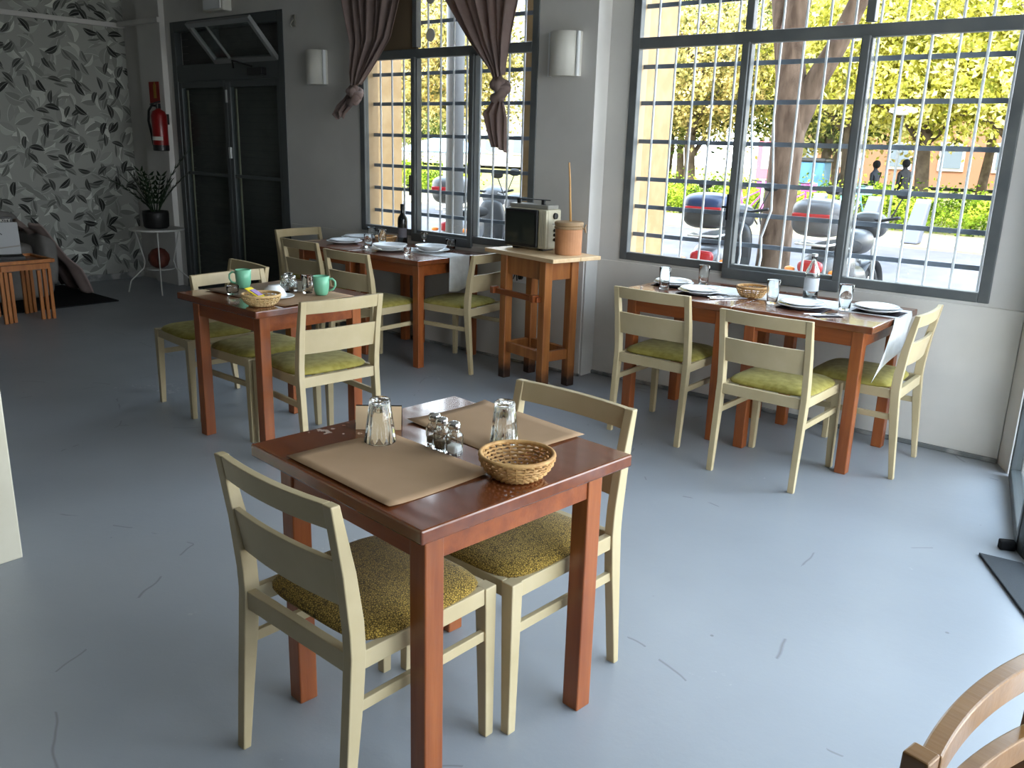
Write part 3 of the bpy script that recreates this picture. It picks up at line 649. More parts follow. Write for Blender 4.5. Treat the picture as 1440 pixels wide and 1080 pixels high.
for s in (-1, 1):
    MB().hexa([(-.03, s*.215-.016, 0), (.004, s*.215-.016, 0), (.004, s*.215+.016, 0), (-.03, s*.215+.016, 0), (-.012, s*.215-.016, .80), (.022, s*.215-.016, .80), (.022, s*.215+.016, .80), (-.012, s*.215+.016, .80)]).build('leg', BEECH, t_, bevel=.003)
    MB().hexa([(.37, s*.205-.014, 0), (.398, s*.205-.014, 0), (.398, s*.205+.014, 0), (.37, s*.205+.014, 0), (.36, s*.205-.017, .43), (.398, s*.205-.017, .43), (.398, s*.205+.017, .43), (.36, s*.205+.017, .43)]).build('leg', BEECH, t_, bevel=.003)
    MB().box((.18, s*.205, .405), (.36, .022, .05)).build('side_rail', BEECH, t_)
MB().box((.19, 0, .445), (.42, .43, .03)).build('seat', BEECH, t_, bevel=.012, bseg=3)

# ---------------------------------------------------------------- table ware builders
TZ = .7505
def sheet(name, label, cat, cx, cy, w_, d_, rz, m, group=None, z=TZ, curl=.004, seed=0):
    mb = MB()
    def f(u, v):
        x = (u-.5)*w_; y = (v-.5)*d_; e = (abs(u-.5)*2)**6+(abs(v-.5)*2)**6
        return (x, y, .0006+curl*e*(.5+.5*math.sin(3*u+5*v+seed)))
    mb.grid(f, 14, 10); o = mb.build(name, m, None, smooth=True, loc=(cx, cy, z), rz=rz, solid=.0006); return tag(o, label, cat, group)
sheet('placemat', 'brown kraft paper placemat at the near side of the front table', 'placemat', -1.487, 1.338, .415, .31, -.085, PAPER, 'paper placemats')
sheet('placemat', 'brown kraft paper placemat at the far side of the front table', 'placemat', -1.492, 1.738, .405, .30, -.10, PAPER, 'paper placemats', seed=2)
sheet('placemat', 'dark paper placemat at the left side of the mug table', 'placemat', -3.86, 2.60, .30, .46, .02, PAPERD, 'paper placemats', seed=1)
sheet('placemat', 'paper placemat under the right-hand green mug', 'placemat', -3.515, 2.60, .29, .44, .05, PAPER, 'paper placemats', seed=3)

def tumbler(label, x, y, inv, R=.040, r=.029, h=.118, z=TZ, group='drinking glasses', wall=.0028, flute=.0, nf=0):
    # R = mouth radius, r = foot radius
    outer = [(0, 0), (r*.9, 0), (r, .003), (r+(R-r)*.5, h*.5), (R, h-.002), (R-wall*.5, h)]
    inner = [(R-wall, h-.003), (r+(R-r)*.5-wall, h*.5), (r-wall, .014), (r*.6, .011), (0, .011)]
    pr = outer+inner
    if inv: pr = [(a, h-b) for a, b in pr]
    o = MB().lathe(pr, 48 if nf else 32, flute=flute, nf=nf, f0=2, f1=4).build('drinking_glass', GLASS, None, smooth=True, loc=(x, y, z)); return tag(o, label, 'glass', group)
tumbler('fluted glass turned upside down beside the tent card on the front table', -1.632, 1.442, True, .041, .026, .118, TZ+.001, flute=.05, nf=12)
tumbler('fluted glass turned upside down behind the woven basket on the front table', -1.385, 1.655, True, .037, .026, .118, TZ+.001, flute=.05, nf=12)
def shaker(label, x, y, fill, cat='shaker', h=.088, z=TZ, rz=.1, s=1.0):
    t_ = thing('glass_shaker', label, cat, (x, y, z), rz, 'glass shakers')
    mb = MB(); b = .019*s; rings = [(b, 0), (b, .052), (.015*s, .062), (.0135*s, .070)]
    def ring(q, z_, n=24, sq=5):
        out = []
        for k in range(n):
            a = 2*PI*k/n+PI/4*0; c, s_ = math.cos(a), math.sin(a); p = sq if z_ < .06 else 2
            rr = q*((abs(c)**p+abs(s_)**p)**(-1/p)); out.append((c*rr, s_*rr, z_))
        return out
    R_ = [ring(*q) for q in rings]; Ri = [ring(max(q-.003, .004), z_ if i else .007) for i, (q, z_) in enumerate(rings)][::-1]
    allr = R_+Ri; V = [[mb.bm.verts.new(p) for p in r_] for r_ in allr]
    for A, B in zip(V, V[1:]):
        for k in range(24): mb.bm.faces.new((A[k], A[(k+1) % 24], B[(k+1) % 24], B[k]))
    mb.bm.faces.new(V[0][::-1]); mb.bm.faces.new(V[-1]); mb.build('jar', GLASS, t_, smooth=False)
    if fill is not None: MB().box((0, 0, .018), (.030*s, .030*s, .02)).build('contents', fill, t_, bevel=.006)
    MB().lathe([(0, .070), (.0155*s, .070), (.0165*s, .073), (.0165*s, .082), (.014*s, .087), (.007*s, .0895), (0, .090)], 24).build('cap', CHROME, t_, smooth=True)
shaker('glass shaker with chrome cap, leftmost of the three on the front table', -1.508, 1.520, PEPPER)
shaker('glass shaker with chrome cap, middle of the three on the front table', -1.470, 1.508, PEPPER)
shaker('glass shaker with chrome cap, nearest the basket on the front table', -1.425, 1.506, SALT)
shaker('glass shaker with chrome cap standing behind the upturned white bowl', -3.70, 2.640, SALT, s=1.05)
shaker('glass shaker with chrome cap next to the small menu card on the mug table', -3.655, 2.655, PEPPER, s=1.05)
def tent(label, x, y, rz, w_, h_, m):
    t_ = thing('tent_card', label, 'card', (x, y, TZ), rz)
    MB().box((0, -.014, h_/2), (w_, .0012, h_*1.04), 0, -.28).build('front_leaf', m, t_)
    MB().box((0, .014, h_/2), (w_, .0012, h_*1.04), 0, .28).build('back_leaf', CARDK, t_)
    MB().prism([(-.026, .001), (.026, .001), (0, h_*.96)], -w_/2, -w_/2+.0012, 'x').build('end_flap', CARDK, t_)
tent('folded tan and black tent card behind the upturned glass on the front table', -1.724, 1.520, .74, .125, .062, CARD)
tent('small pale tent card beside the right-hand green mug', -3.655, 2.715, .5, .05, .055, CARDW)

def basket(label, x, y, R=.088, r=.048, h=.055, z=TZ, m=BASK, md=BASKD, rows=8, stakes=26):
    t_ = thing('bread_basket', label, 'basket', (x, y, z), 0, 'wicker bread baskets')
    def pr(t): return r+(R-r)*(1-(1-t)**1.7), h*t**1.25
    mb = MB()
    for i in range(rows):
        t = (i+.5)/rows; rr, zz = pr(t); pts = []
        n = stakes*2
        for k in range(n):
            a = 2*PI*k/n; wv = .0032*(1 if (k+i) % 2 else -1); pts.append(((rr+wv)*math.cos(a), (rr+wv)*math.sin(a), zz+.003))
        mb.tube(pts, .0036*h/.055, 5, closed=True)
    mb.build('weave', m, t_, smooth=True)
    mb = MB()
    for k in range(stakes):
        a = 2*PI*(k+.25)/stakes; pts = []
        for j in range(7):
            rr, zz = pr(j/6); pts.append((rr*math.cos(a), rr*math.sin(a), zz+.003))
        mb.tube(pts, .0026, 5)
    mb.build('stakes', md, t_, smooth=True)
    MB().lathe([(0, .001), (r, .001), (r+.002, .004), (r, .006), (0, .006)], 28).build('base', md, t_, smooth=False)
    MB().tube([(R*math.cos(2*PI*k/32), R*math.sin(2*PI*k/32), h+.003) for k in range(32)], .0055, 7, closed=True).build('rim', m, t_, smooth=True)
    return t_
basket('round woven basket near the right corner of the front table', -1.214, 1.500)
basket('pale scalloped basket holding a yellow sachet on the mug table', -3.462, 2.335, .088, .05, .05, m=BASKP, md=BASKP, rows=6)
basket('round honey-coloured basket on the big window tables', -1.965, 4.40, .080, .048, .055, rows=6, stakes=20)
basket('small wicker basket behind the plates on the curtained window tables', -5.02, 4.52, .080, .05, .05, rows=6, stakes=18)
t_ = thing('sugar_sachet', 'yellow and violet sachet leaning in the pale basket', 'sachet', (-3.505, 2.33, TZ+.045), .35)
MB().box((0, 0, .012), (.085, .05, .005), 0, 0, .45).build('packet', YELLOW, t_, bevel=.002); MB().box((.008, 0, .011), (.05, .035, .0075), 0, 0, .45).build('print', VIOLET, t_)

def mug(label, x, y, rz):
    t_ = thing('mug', label, 'mug', (x, y, TZ+.003), rz, 'mint green mugs')
    R = .041; h = .095
    MB().lathe([(0, 0), (.026, 0), (.030, .004), (.036, .02), (.039, .05), (R, h), (R-.003, h+.001), (.0355, .05), (.032, .02), (.02, .008), (0, .007)], 32).build('body', MINT, t_, smooth=True)
    MB().tube([(.037, 0, .078), (.055, 0, .083), (.069, 0, .070), (.071, 0, .050), (.060, 0, .030), (.038, 0, .022)], [.006, .0055, .005, .005, .0055, .006], 8).build('handle', MINT, t_, smooth=True)
mug('mint green mug on the left placemat, handle pointing left', -3.925, 2.545, -PI*.75)
mug('mint green mug on the right placemat, handle pointing right', -3.500, 2.715, .70)
tumbler('low clear glass in front of the left green mug', -3.80, 2.40, False, .032, .027, .045)
tumbler('straight clear glass beside the right green mug', -3.60, 2.705, False, .030, .026, .092)
tumbler('small glass upside down on the saucer behind the white bowl', -3.80, 2.735, True, .030, .022, .06, TZ+.0165)
tumbler('second small glass upside down on the saucer behind the white bowl', -3.745, 2.700, True, .030, .022, .06, TZ+.0165)

def plate(label, x, y, R=.12, z=TZ, h=.018, name='plate', cat='plate', group='white plates'):
    o = MB().lathe([(0, 0), (R*.55, 0), (R*.60, .002), (R*.72, h*.55), (R, h), (R+.001, h+.002), (R*.97, h+.003), (R*.70, h*.62+.003), (R*.58, .006), (0, .005)], 40).build(name, WHITEP, None, smooth=True, loc=(x, y, z)); return tag(o, label, cat, group)
def bowl(label, x, y, R, h, z=TZ, inv=False, group='white bowls'):
    pr = [(0, 0), (R*.45, 0), (R*.47, .004), (R*.75, h*.35), (R*.95, h*.8), (R, h), (R-.003, h), (R*.9, h*.75), (R*.7, h*.33), (R*.4, .008), (0, .007)]
    if inv: pr = [(a, h-b) for a, b in pr]
    o = MB().lathe(pr, 36).build('bowl', WHITEP, None, smooth=True, loc=(x, y, z)); return tag(o, label, 'bowl', group)
plate('small white saucer under the upturned bowl on the mug table', -3.575, 2.500, .085, z=TZ+.0025, h=.010, name='saucer')
bowl('white bowl turned upside down on its saucer on the mug table', -3.580, 2.490, .062, .055, TZ+.0105, True)
plate('white saucer with small upturned glasses, at the back of the mug table', -3.775, 2.715, .085, z=TZ+.0025, h=.010, name='saucer')

# --- big window tables (right)
sheet('table_runner', 'white paper runner lying along the big window tables', 'table runner', -1.76, 4.50, 1.12, .27, .02, RUNNER, curl=.0, z=TZ)
rn = bpy.data.objects['table_runner']
mb = MB()   # hanging end
def f(u, v):
    y = 4.345+u*(.29)-v*(.10+.16*(1-u)); y = min(y, 4.62)
    zl = -.27*(1-.35*u)
    a = min(v*6, 1)*PI/2
    x = -1.2+.008*math.sin(a)+.012*math.sin(u*4+v*3)*v
    return (x, y, .754+zl*v)
mb.grid(f, 14, 14); hg = mb.build('hanging_end', RUNNER, None, smooth=True, solid=.001)
hg.parent = rn; hg.matrix_parent_inverse = (Matrix.Translation((-1.76, 4.50, TZ)) @ Matrix.Rotation(.02, 4, 'Z')).inverted()
NAP_SHADE = mat('dark_napkin_shade', (.03, .025, .03), .8, .2)
GREYN = mat('pale_napkin', (.60, .62, .66), .85, .2)
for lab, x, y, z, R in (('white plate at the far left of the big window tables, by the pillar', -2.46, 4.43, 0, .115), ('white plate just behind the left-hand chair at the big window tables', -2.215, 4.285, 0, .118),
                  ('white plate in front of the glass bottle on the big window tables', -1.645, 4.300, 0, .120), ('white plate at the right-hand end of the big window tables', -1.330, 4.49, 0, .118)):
    sheet('napkin', 'dark napkin and painted shade under the '+lab.replace('white plate', 'plates').replace('on the big window tables', '').replace('big window tables', 'tables'), 'napkin', x+.015, y-.005, .235, .165, .05, NAP_SHADE, 'dark napkins', TZ+.0012, 0)  # dark sheets under the two middle stacks paint the plates' shade
    plate('lower '+lab, x, y, R, TZ+.002)
    plate('upper '+lab, x-.004, y+.004, R*.90, TZ+.0125)
tumbler('clear glass on the big window tables, in front of the far left plates', -2.425, 4.262, False, .033, .027, .125)
tumbler('clear glass on the big window tables, behind the far left plates', -2.36, 4.60, False, .033, .027, .115)
tumbler('clear glass between the honey basket and the glass bottle', -1.800, 4.290, False, .035, .027, .125, TZ+.0015)
tumbler('clear glass left of the rightmost plates on the big window tables', -1.465, 4.405, False, .036, .028, .13, TZ+.0015)
t_ = thing('water_bottle', 'clear glass water bottle with narrow neck on the big window tables', 'bottle', (-1.72, 4.60, TZ+.0015))
MB().lathe([(0, 0), (.036, 0), (.038, .004), (.038, .13), (.034, .155), (.018, .19), (.014, .20), (.014, .225), (.0155, .228), (.0125, .228), (.0115, .20), (.016, .188), (.0315, .153), (.0355, .13), (.0355, .008), (0, .007)], 32).build('body', GLASS, t_, smooth=True)
MB().lathe([(.0383, .045), (.0386, .046), (.0386, .115), (.0383, .116)], 32).build('frosted_label', mat('frost', (.55, .57, .60), .5, .4), t_, smooth=True)
MB().lathe([(0, .2285), (.0165, .2285), (.0165, .243), (0, .244)], 20).build('cap', ALU, t_)
def cutlery(label, x, y, rz, kind, z=TZ+.001):
    t_ = thing(kind, label, kind, (x, y, z), rz, 'table cutlery')
    MB().box((0, -.055, .003), (.012, .085, .004)).build('handle', STEEL, t_, bevel=.0015)
    if kind == 'knife': MB().hexa([(-.007, -.012, .001), (.008, -.012, .001), (.008, .07, .001), (.003, .085, .001), (-.007, -.012, .004), (.008, -.012, .004), (.008, .07, .004), (.003, .085, .004)]).build('blade', STEEL, t_)
    else:
        mb = MB().box((0, .005, .003), (.006, .05, .003)).box((0, .035, .003), (.02, .02, .003))
        for k in range(4): mb.box((-.0075+.005*k, .062, .003), (.0025, .036, .003))
        mb.build('head', STEEL, t_)
sheet('napkin', 'pale napkin lying between the left plates and the honey basket', 'napkin', -2.05, 4.29, .10, .19, -.6, GREYN, None, TZ, .001)
cutlery('steel knife on the pale napkin left of the honey basket', -2.035, 4.24, -.6, 'knife', TZ+.003); cutlery('steel fork on the pale napkin left of the honey basket', -2.07, 4.28, -.6, 'fork', TZ+.003)
sheet('napkin', 'dark folded napkin in front of the rightmost glass', 'napkin', -1.465, 4.17, .07, .14, -.75, NAP_SHADE, None, TZ, .001)
cutlery('steel knife in front of the rightmost glass on the big window tables', -1.46, 4.175, -.75, 'knife', TZ+.003); cutlery('steel fork in front of the rightmost glass on the big window tables', -1.49, 4.185, -.75, 'fork', TZ+.003)
t_ = thing('butter_pat', 'small wrapped butter portion beside the near-left plate', 'butter', (-2.085, 4.19, TZ), .3); MB().box((0, 0, .006), (.035, .022, .011)).build('wrapper', CARDW, t_, bevel=.003)

# --- curtained window tables
sheet('table_runner', 'grey-white cloth runner across the right end of the curtained window tables', 'table runner', -4.58, 4.39, .92, .21, .0, RUNNER, curl=0)
rn2 = [o for o in bpy.data.objects if o.name.startswith('table_runner')][-1]
mb = MB(); mb.grid(lambda u, v: (-4.115+.004*math.sin(u*5)+.01*v*math.sin(u*6), 4.285+u*.205-.005*v, .755-.235*v-.006*math.sin(u*4)*v), 14, 10)
hg = mb.build('hanging_end', RUNNER, None, smooth=True, solid=.001); hg.parent = rn2; hg.matrix_parent_inverse = Matrix.Translation((-4.58, 4.39, TZ)).inverted()
for lab, x, y, R, b in (('at the far left of the curtained window tables', -5.37, 4.545, .115, 0), ('in front at the left of the curtained window tables', -5.22, 4.28, .115, 0),
                     ('in the middle of the curtained window tables', -4.66, 4.235, .125, 1), ('beside the runner end of the curtained window tables', -4.43, 4.42, .115, 1)):
    plate('flat white plate '+lab, x, y, R+.02, TZ+.0015 if x > -5 else TZ)
    if b: bowl('white soup bowl on a plate '+lab, x, y, R, .040, TZ+.009)
    else: plate('upper white plate stacked '+lab, x+.005, y, R, TZ+.011)
tumbler('clear glass between the plates in front of the basket, under the curtained window', -4.90, 4.24, False, .032, .027, .10)
tumbler('second clear glass in front of the basket, under the curtained window', -4.86, 4.34, False, .032, .027, .13)
tumbler('clear glass by the wall at the left of the basket', -5.34, 4.655, False, .034, .03, .09)
tumbler('clear glass by the wall behind the soup bowl near the television', -4.44, 4.635, False, .038, .032, .075)
tumbler('small glass at the near right corner of the curtained window tables', -4.40, 4.16, False, .028, .022, .055)
t_ = thing('wine_glass', 'small stemmed glass beside the dark wine bottle', 'glass', (-4.66, 4.58, TZ))
MB().lathe([(0, 0), (.028, 0), (.028, .002), (.004, .005), (.0035, .045), (.012, .052), (.027, .07), (.029, .09), (.024, .11), (.022, .11), (.027, .09), (.025, .071), (.010, .055), (0, .052)], 24).build('body', GLASS, t_, smooth=True)
t_ = thing('wine_bottle', 'dark full wine bottle standing against the curtained window', 'bottle', (-4.86, 4.545, TZ))
MB().lathe([(0, 0), (.034, 0), (.037, .004), (.037, .185), (.034, .205), (.020, .228), (.0145, .24), (.0145, .295), (.016, .297), (.016, .305), (0, .305)], 28).build('body', WINE, t_, smooth=True)
MB().grid(lambda u, v: (.0375*math.cos(-1.9+2.2*u), .0375*math.sin(-1.9+2.2*u), .06+.07*v), 10, 2).build('bottle_label', mat('dim_label', (.10, .09, .10), .6), t_, smooth=True)
MB().lathe([(.0152, .262), (.0155, .263), (.0165, .306), (0, .307)], 20).build('foil', BLACK, t_, smooth=True)

# ---------------------------------------------------------------- television stand
SX, SY, SR = -3.415, 4.385, -.20
st = thing('stool_table', 'tall orange-brown wooden stand with pale plank top carrying the old television', 'stand', (SX, SY, 0), SR)
fw_, fd_ = .45, .28; lg = .060
for i in (-1, 1):
    for j in (-1, 1): MB().box((i*(fw_/2-lg/2), j*(fd_/2-lg/2), .415), (lg, lg, .83)).build('leg', STANDW, st, bevel=.005)
for j in (-1, 1):
    MB().box((0, j*(fd_/2-lg/2), .765), (fw_-2*lg, .028, .125)).build('apron', STANDW, st, bevel=.003)
    MB().box((0, j*(fd_/2-lg/2), .215), (fw_-2*lg, .034, .065)).build('stretcher', STANDW, st, bevel=.003)
    MB().box((j*(fw_/2-lg/2), 0, .765), (.028, fd_-2*lg, .125)).build('apron', STANDW, st, bevel=.003)
    MB().box((j*(fw_/2-lg/2), 0, .215), (.034, fd_-2*lg, .065)).build('stretcher', STANDW, st, bevel=.003)
MB().box((-.035, -fd_/2-.018, .585), (.46, .034, .034)).build('towel_rail', WTX, st, bevel=.004)
MB().box((-.035-.21, -fd_/2-.03, .59), (.035, .05, .045)).build('rail_block', WTX, st, bevel=.004); MB().box((.16, -fd_/2-.03, .59), (.035, .05, .045)).build('rail_block', WTX, st, bevel=.004)
MB().box((.005, -.075, .8425), (.68, .225, .025)).build('plank', PINE, st, bevel=.003); MB().box((.005, .125, .8425), (.68, .170, .025)).build('plank', PINE, st, bevel=.003)
# television
tv = thing('television', 'vintage portable television with cream side panel on the wooden stand', 'television', (-3.545, 4.475, .8634), 0.0)
tw, td, th = .345, .14, .26
MB().box((0, 0, th/2), (tw, td, th-.01)).build('cabinet', TVB, tv, bevel=.012, bseg=3)
MB().box((0, .095, th*.48), (tw*.8, .06, th*.72)).build('rear_housing', BLACK, tv, bevel=.02)
MB().box((-.038, -td/2-.006, th/2), (.270, .02, th-.02)).build('bezel', BLACK, tv, bevel=.01, bseg=3)
def f(u, v):
    x = (u-.5)*2; y = (v-.5)*2; n_ = 6; k = 1
    return (-.038+x*.118, -td/2-.017-.010*(1-x*x*.7)*(1-y*y*.7), th/2+y*.100)
MB().grid(f, 16, 12).build('screen', SCREEN, tv, smooth=True)
MB().box((.137, -td/2-.004, th/2), (.060, .016, th-.02)).build('trim_panel', TVB, tv, bevel=.004)
mb = MB()
for k in range(3): mb.box((.122+.014*k, -td/2-.0125, th/2), (.002, .003, th-.05))
mb.build('trim_line', TVG, tv)
MB().box((0, -.0, th+.008), (tw*.92, td*.8, .028)).build('top_panel', TVG, tv, bevel=.006)
MB().box((-.10, -.03, th+.036), (.022, .016, .03)).build('antenna_post', BLACK, tv); MB().box((.10, -.03, th+.036), (.022, .016, .03)).build('antenna_post', BLACK, tv); MB().tube([(-.16, -.03, th+.052), (.155, -.03, th+.052)], .003).build('antenna', BLACK, tv)
kn = []
for k, (z, r_) in enumerate(((.215, .021), (.125, .011), (.095, .011), (.065, .011))):
    o = MB().lathe([(0, 0), (r_, 0), (r_*.9, .012), (0, .013)], 20).build('knob', BLACK, tv); o.location = (tw/2+.001, -.0, z); o.rotation_euler = (0, PI/2, 0)
MB().box((tw/2+.001, -.0, .165), (.002, .045, .008)).build('badge', TVG, tv)
for s in (-1, 1): MB().box((s*.11, 0, -.0015), (.03, td*.8, .013)).build('foot', BLACK, tv)
# leather pot with stick
pt = thing('lidded_pot', 'tan leather-covered cylindrical pot beside the television', 'pot', (-3.225, 4.43, .855))
MB().lathe([(0, 0), (.082, 0), (.084, .005), (.086, .165), (0, .165)], 32).build('body', TERRA, pt, smooth=False)
MB().lathe([(.087, .158), (.092, .162), (.092, .172), (.086, .176), (.091, .182), (.091, .198), (.084, .203), (0, .203)], 32).build('lid', TERRAD, pt)
MB().tube([(.086, .02, .168), (.100, .03, .16), (.108, .03, .14), (.102, .03, .175), (.108, .03, .19)], .005, 6).build('knot_loop', TERRAD, pt)
sk = thing('cane_stick', 'thin cane stick rising from the leather pot lid', 'stick', (-3.225, 4.43, 1.0583))
MB().tube([(0.01, 0, 0), (-.003, .003, .13), (-.012, .006, .24), (-.028, .01, .355)], [.0075, .0068, .006, .0048], 8).build('cane', STICK, sk, smooth=True)
# socket and cables behind the stand
t_ = thing('wall_socket', 'white wall socket with black plug behind the television stand', 'socket', (-3.80, YA-.012, .62))
MB().box((0, -.006, 0), (.16, .012, .09)).build('plate', WHITEP, t_, bevel=.003); MB().lathe([(0, 0), (.02, 0), (.018, .03), (0, .03)], 16).build('plug', BLACK, t_).rotation_euler = (PI/2, 0, 0)
o = MB().tube([(-3.80, 4.655, .62), (-3.79, 4.62, .60), (-3.83, 4.66, .66), (-3.86, 4.665, .60), (-3.82, 4.67, .70), (-3.80, 4.67, .78), (-3.76, 4.66, .84)], .004, 6).build('power_cable', BLACK, None, smooth=True); tag(o, 'thin black cable looping behind the television stand', 'cable')
o = MB().lathe([(0, 0), (.07, 0), (.065, .006), (.03, .010), (0, .012)], 11, flute=.25, nf=3, f0=0, f1=5).build('plaster_scrap', WHITEC, None, loc=(-3.215, 4.30, .0)); o.location = (-3.30, 4.33, 0.0005); tag(o, 'crumpled white scrap on the floor by the foot of the television stand', 'scrap')

# ---------------------------------------------------------------- left back: plant stand, plant, ball, extinguisher
px_, py_ = -8.13, 4.34
ps = thing('plant_stand', 'round white wire plant stand in the corner beside the dark door', 'plant stand', (px_, py_, 0), .3)
MB().lathe([(0, .605), (.25, .605), (.255, .61), (.255, .622), (.25, .624), (0, .624)], 36).build('table_top', WIREW, ps)
MB().lathe([(0, .225), (.135, .225), (.137, .23), (.135, .235), (0, .235)], 28).build('shelf', WIREW, ps)
for k in range(4):
    a = PI/4+k*PI/2; MB().tube([(.30*math.cos(a), .30*math.sin(a), .006), (.27*math.cos(a), .27*math.sin(a), .12), (.15*math.cos(a), .15*math.sin(a), .23), (.13*math.cos(a), .13*math.sin(a), .30), (.20*math.cos(a), .20*math.sin(a), .605)], .0065, 8).build('leg', WIREW, ps, smooth=True)
pl = thing('potted_plant', 'dark zamioculcas plant in a black pot on the round stand', 'plant', (px_, py_, .6245))
MB().lathe([(0, 0), (.10, 0), (.118, .02), (.122, .14), (.118, .165), (.108, .165), (.108, .15), (0, .15)], 28).build('pot', POTK, pl, smooth=True)
rr = random.Random(4)
for k in range(9):
    a = 2*PI*k/9+rr.uniform(-.2, .2); lean = rr.uniform(.10, .30) if k not in (0, 4) else .42; L = rr.uniform(.30, .42); mb = MB(); pts = []
    if k == 0: a, lean, L = -2.55, .42, .36
    if k == 4: a, lean, L = .65, .30, .62
    for j in range(9):
        t = j/8; pts.append(Vector((math.cos(a)*(.03+lean*t**1.4), math.sin(a)*(.03+lean*t**1.4), .14+L*(t-.15*t*t*lean*2))))
    mb.tube(pts, [.007*(1-.6*j/8) for j in range(9)], 6)
    for j in range(2, 9):
        p = pts[j]; d = (pts[j]-pts[j-1]).normalized(); sd_ = d.cross(Vector((math.cos(a), math.sin(a), 0)).cross(Vector((0, 0, 1)))).normalized(); sd_ = Vector((-math.sin(a), math.cos(a), 0))
        for s in (-1, 1):
            tip = p+sd_*s*.055+d*.06; m_ = p+sd_*s*.035+d*.02; wv = d*.022
            v = [mb.bm.verts.new(q) for q in (p, m_-wv*.8, tip, m_+wv+Vector((0, 0, .004)))]; mb.bm.faces.new(v)
    mb.build('stem', LEAFD, pl, smooth=False)
o = MB().lathe([(0, 0), (.04, .003), (.08, .03), (.10, .08), (.095, .13), (.06, .18), (.02, .195), (0, .19)], 28, flute=.04, nf=9, f0=1, f1=6).build('pumpkin', BALL, None, smooth=True, loc=(px_, py_, .2355)); tag(o, 'dark reddish round gourd on the lower shelf of the plant stand', 'gourd')
fe = thing('fire_extinguisher', 'red fire extinguisher with black hose hung beside the dark door', 'fire extinguisher', (-8.32, YA-.145, 1.35))
MB().lathe([(0, .03), (.072, .03), (.074, .04), (.074, .33), (.06, .37), (.025, .39), (.02, .40), (0, .40)], 28).build('cylinder', RED, fe, smooth=True)
MB().lathe([(0, 0), (.070, 0), (.076, .005), (.076, .055), (0, .055)], 28).build('foot_ring', BLACK, fe)
MB().grid(lambda u, v: (.0750*math.cos(-2.2+2*u), .0750*math.sin(-2.2+2*u), .10+.035*v), 12, 2).build('label_band', LABELW, fe, smooth=True)
MB().box((0, 0, .42), (.035, .035, .05)).box((0, -.03, .45), (.02, .11, .012), 0, .3).build('valve', BLACK, fe, bevel=.003)
MB().tube([(0, 0, .42), (-.08, -.02, .43), (-.15, -.02, .38), (-.17, -.02, .28), (-.13, -.02, .16), (-.09, -.03, .06), (-.075, -.03, .03)], .012, 8).build('hose', BLACK, fe, smooth=True)
MB().box((0, .08, .30), (.04, .03, .10)).build('bracket', BLACK, fe)
t_ = thing('extinguisher_sign', 'red square sign with pale pictogram above the fire extinguisher', 'sign', (-8.52, YA-.064, 1.905))
MB().box((0, 0, 0), (.19, .004, .20)).build('panel', SIGNR, t_); MB().box((.015, -.003, .01), (.05, .002, .13)).box((.015, -.003, .085), (.025, .002, .02)).build('pictogram', SIGNY, t_)
# ---------------------------------------------------------------- left: nest of tables, white box sign, armchair, throw, rug
nt_ = thing('nest_of_tables', 'nest of orange-brown side tables with tray top at the left edge', 'side table', (-7.66, 2.84, 0), .0)
MB().box((0, 0, .475), (.44, .42, .014)).build('tray_top', mat('tray_wood', (.075, .032, .018), .3, col2=(.11, .045, .024), nscale=5, coat=.4), nt_)
mb = MB()
for s in (-1, 1): mb.box((s*.215, 0, .487), (.022, .45, .03)); mb.box((0, s*.214, .487), (.41, .022, .03))
mb.build('rim', ORANGEW, nt_, bevel=.005)
for s in (-1, 1): MB().box((s*.19, 0, .445), (.02, .36, .05)).build('apron', ORANGEW, nt_); MB().box((0, s*.19, .445), (.36, .02, .05)).build('apron', ORANGEW, nt_)
for i in (-1, 1):
    for j in (-1, 1):
        for k in range(3):
            x = i*(.185-.0*k); y = j*(.185-.038*k); MB().box((x-i*.01*k, y, .2125-.004*k), (.026, .026, .425-.008*k)).build('leg', ORANGEW, nt_, bevel=.003)
bx = thing('white_box', 'white carton with a thin tap picture leaning on the nest of tables', 'box', (-7.78, 2.80, .4832), -.25)
MB().box((0, 0, .012), (.20, .30, .024)).build('black_base', BLACK, bx)
MB().box((-.01, 0, .163), (.05, .27, .26), 0, 0, -.18).build('carton', mat('grey_white_card', (.40, .41, .42), .6), bx, bevel=.003)
MB().tube([(.045, -.03, .09), (.032, -.03, .20), (.034, -.01, .22), (.034, .01, .20)], .004, 6).build('tap_print', BLACK, bx)
MB().box((.030, .02, .095), (.004, .22, .012), 0, .1, -.18).build('printed_line', TVG, bx)
tg = thing('name_tag', 'small black tag with white letters above the white carton', 'sign', (-7.80, 2.86, .765), -.25)
MB().box((0, 0, .025), (.012, .105, .065)).build('tag_plate', BLACK, tg, bevel=.002)
MB().tube([(0, -.02, 0), (0, -.02, -.03)], .003, 6).build('tag_pin', BLACK, tg)
def text(body, size, m, parent, loc, rot, ext=.0005):
    cu = bpy.data.curves.new('lettering', 'FONT'); cu.body = body; cu.size = size; cu.extrude = ext; cu.align_x = 'CENTER'; cu.align_y = 'CENTER'
    tmp = bpy.data.objects.new('lettering', cu); C.objects.link(tmp)
    dg = bpy.context.evaluated_depsgraph_get(); me = bpy.data.meshes.new_from_object(tmp.evaluated_get(dg)); bpy.data.objects.remove(tmp)
    me.materials.clear(); me.materials.append(m); o = bpy.data.objects.new('lettering', me); C.objects.link(o); o.parent = parent; o.location = loc; o.rotation_euler = rot; return o
text('KITY', .036, LABELW, tg, (.0068, 0, .025), (PI/2, 0, PI/2))
ac = thing('armchair', 'low armchair covered in grey cloth against the wallpapered wall', 'armchair', (-8.68, 2.95, .013), 0)
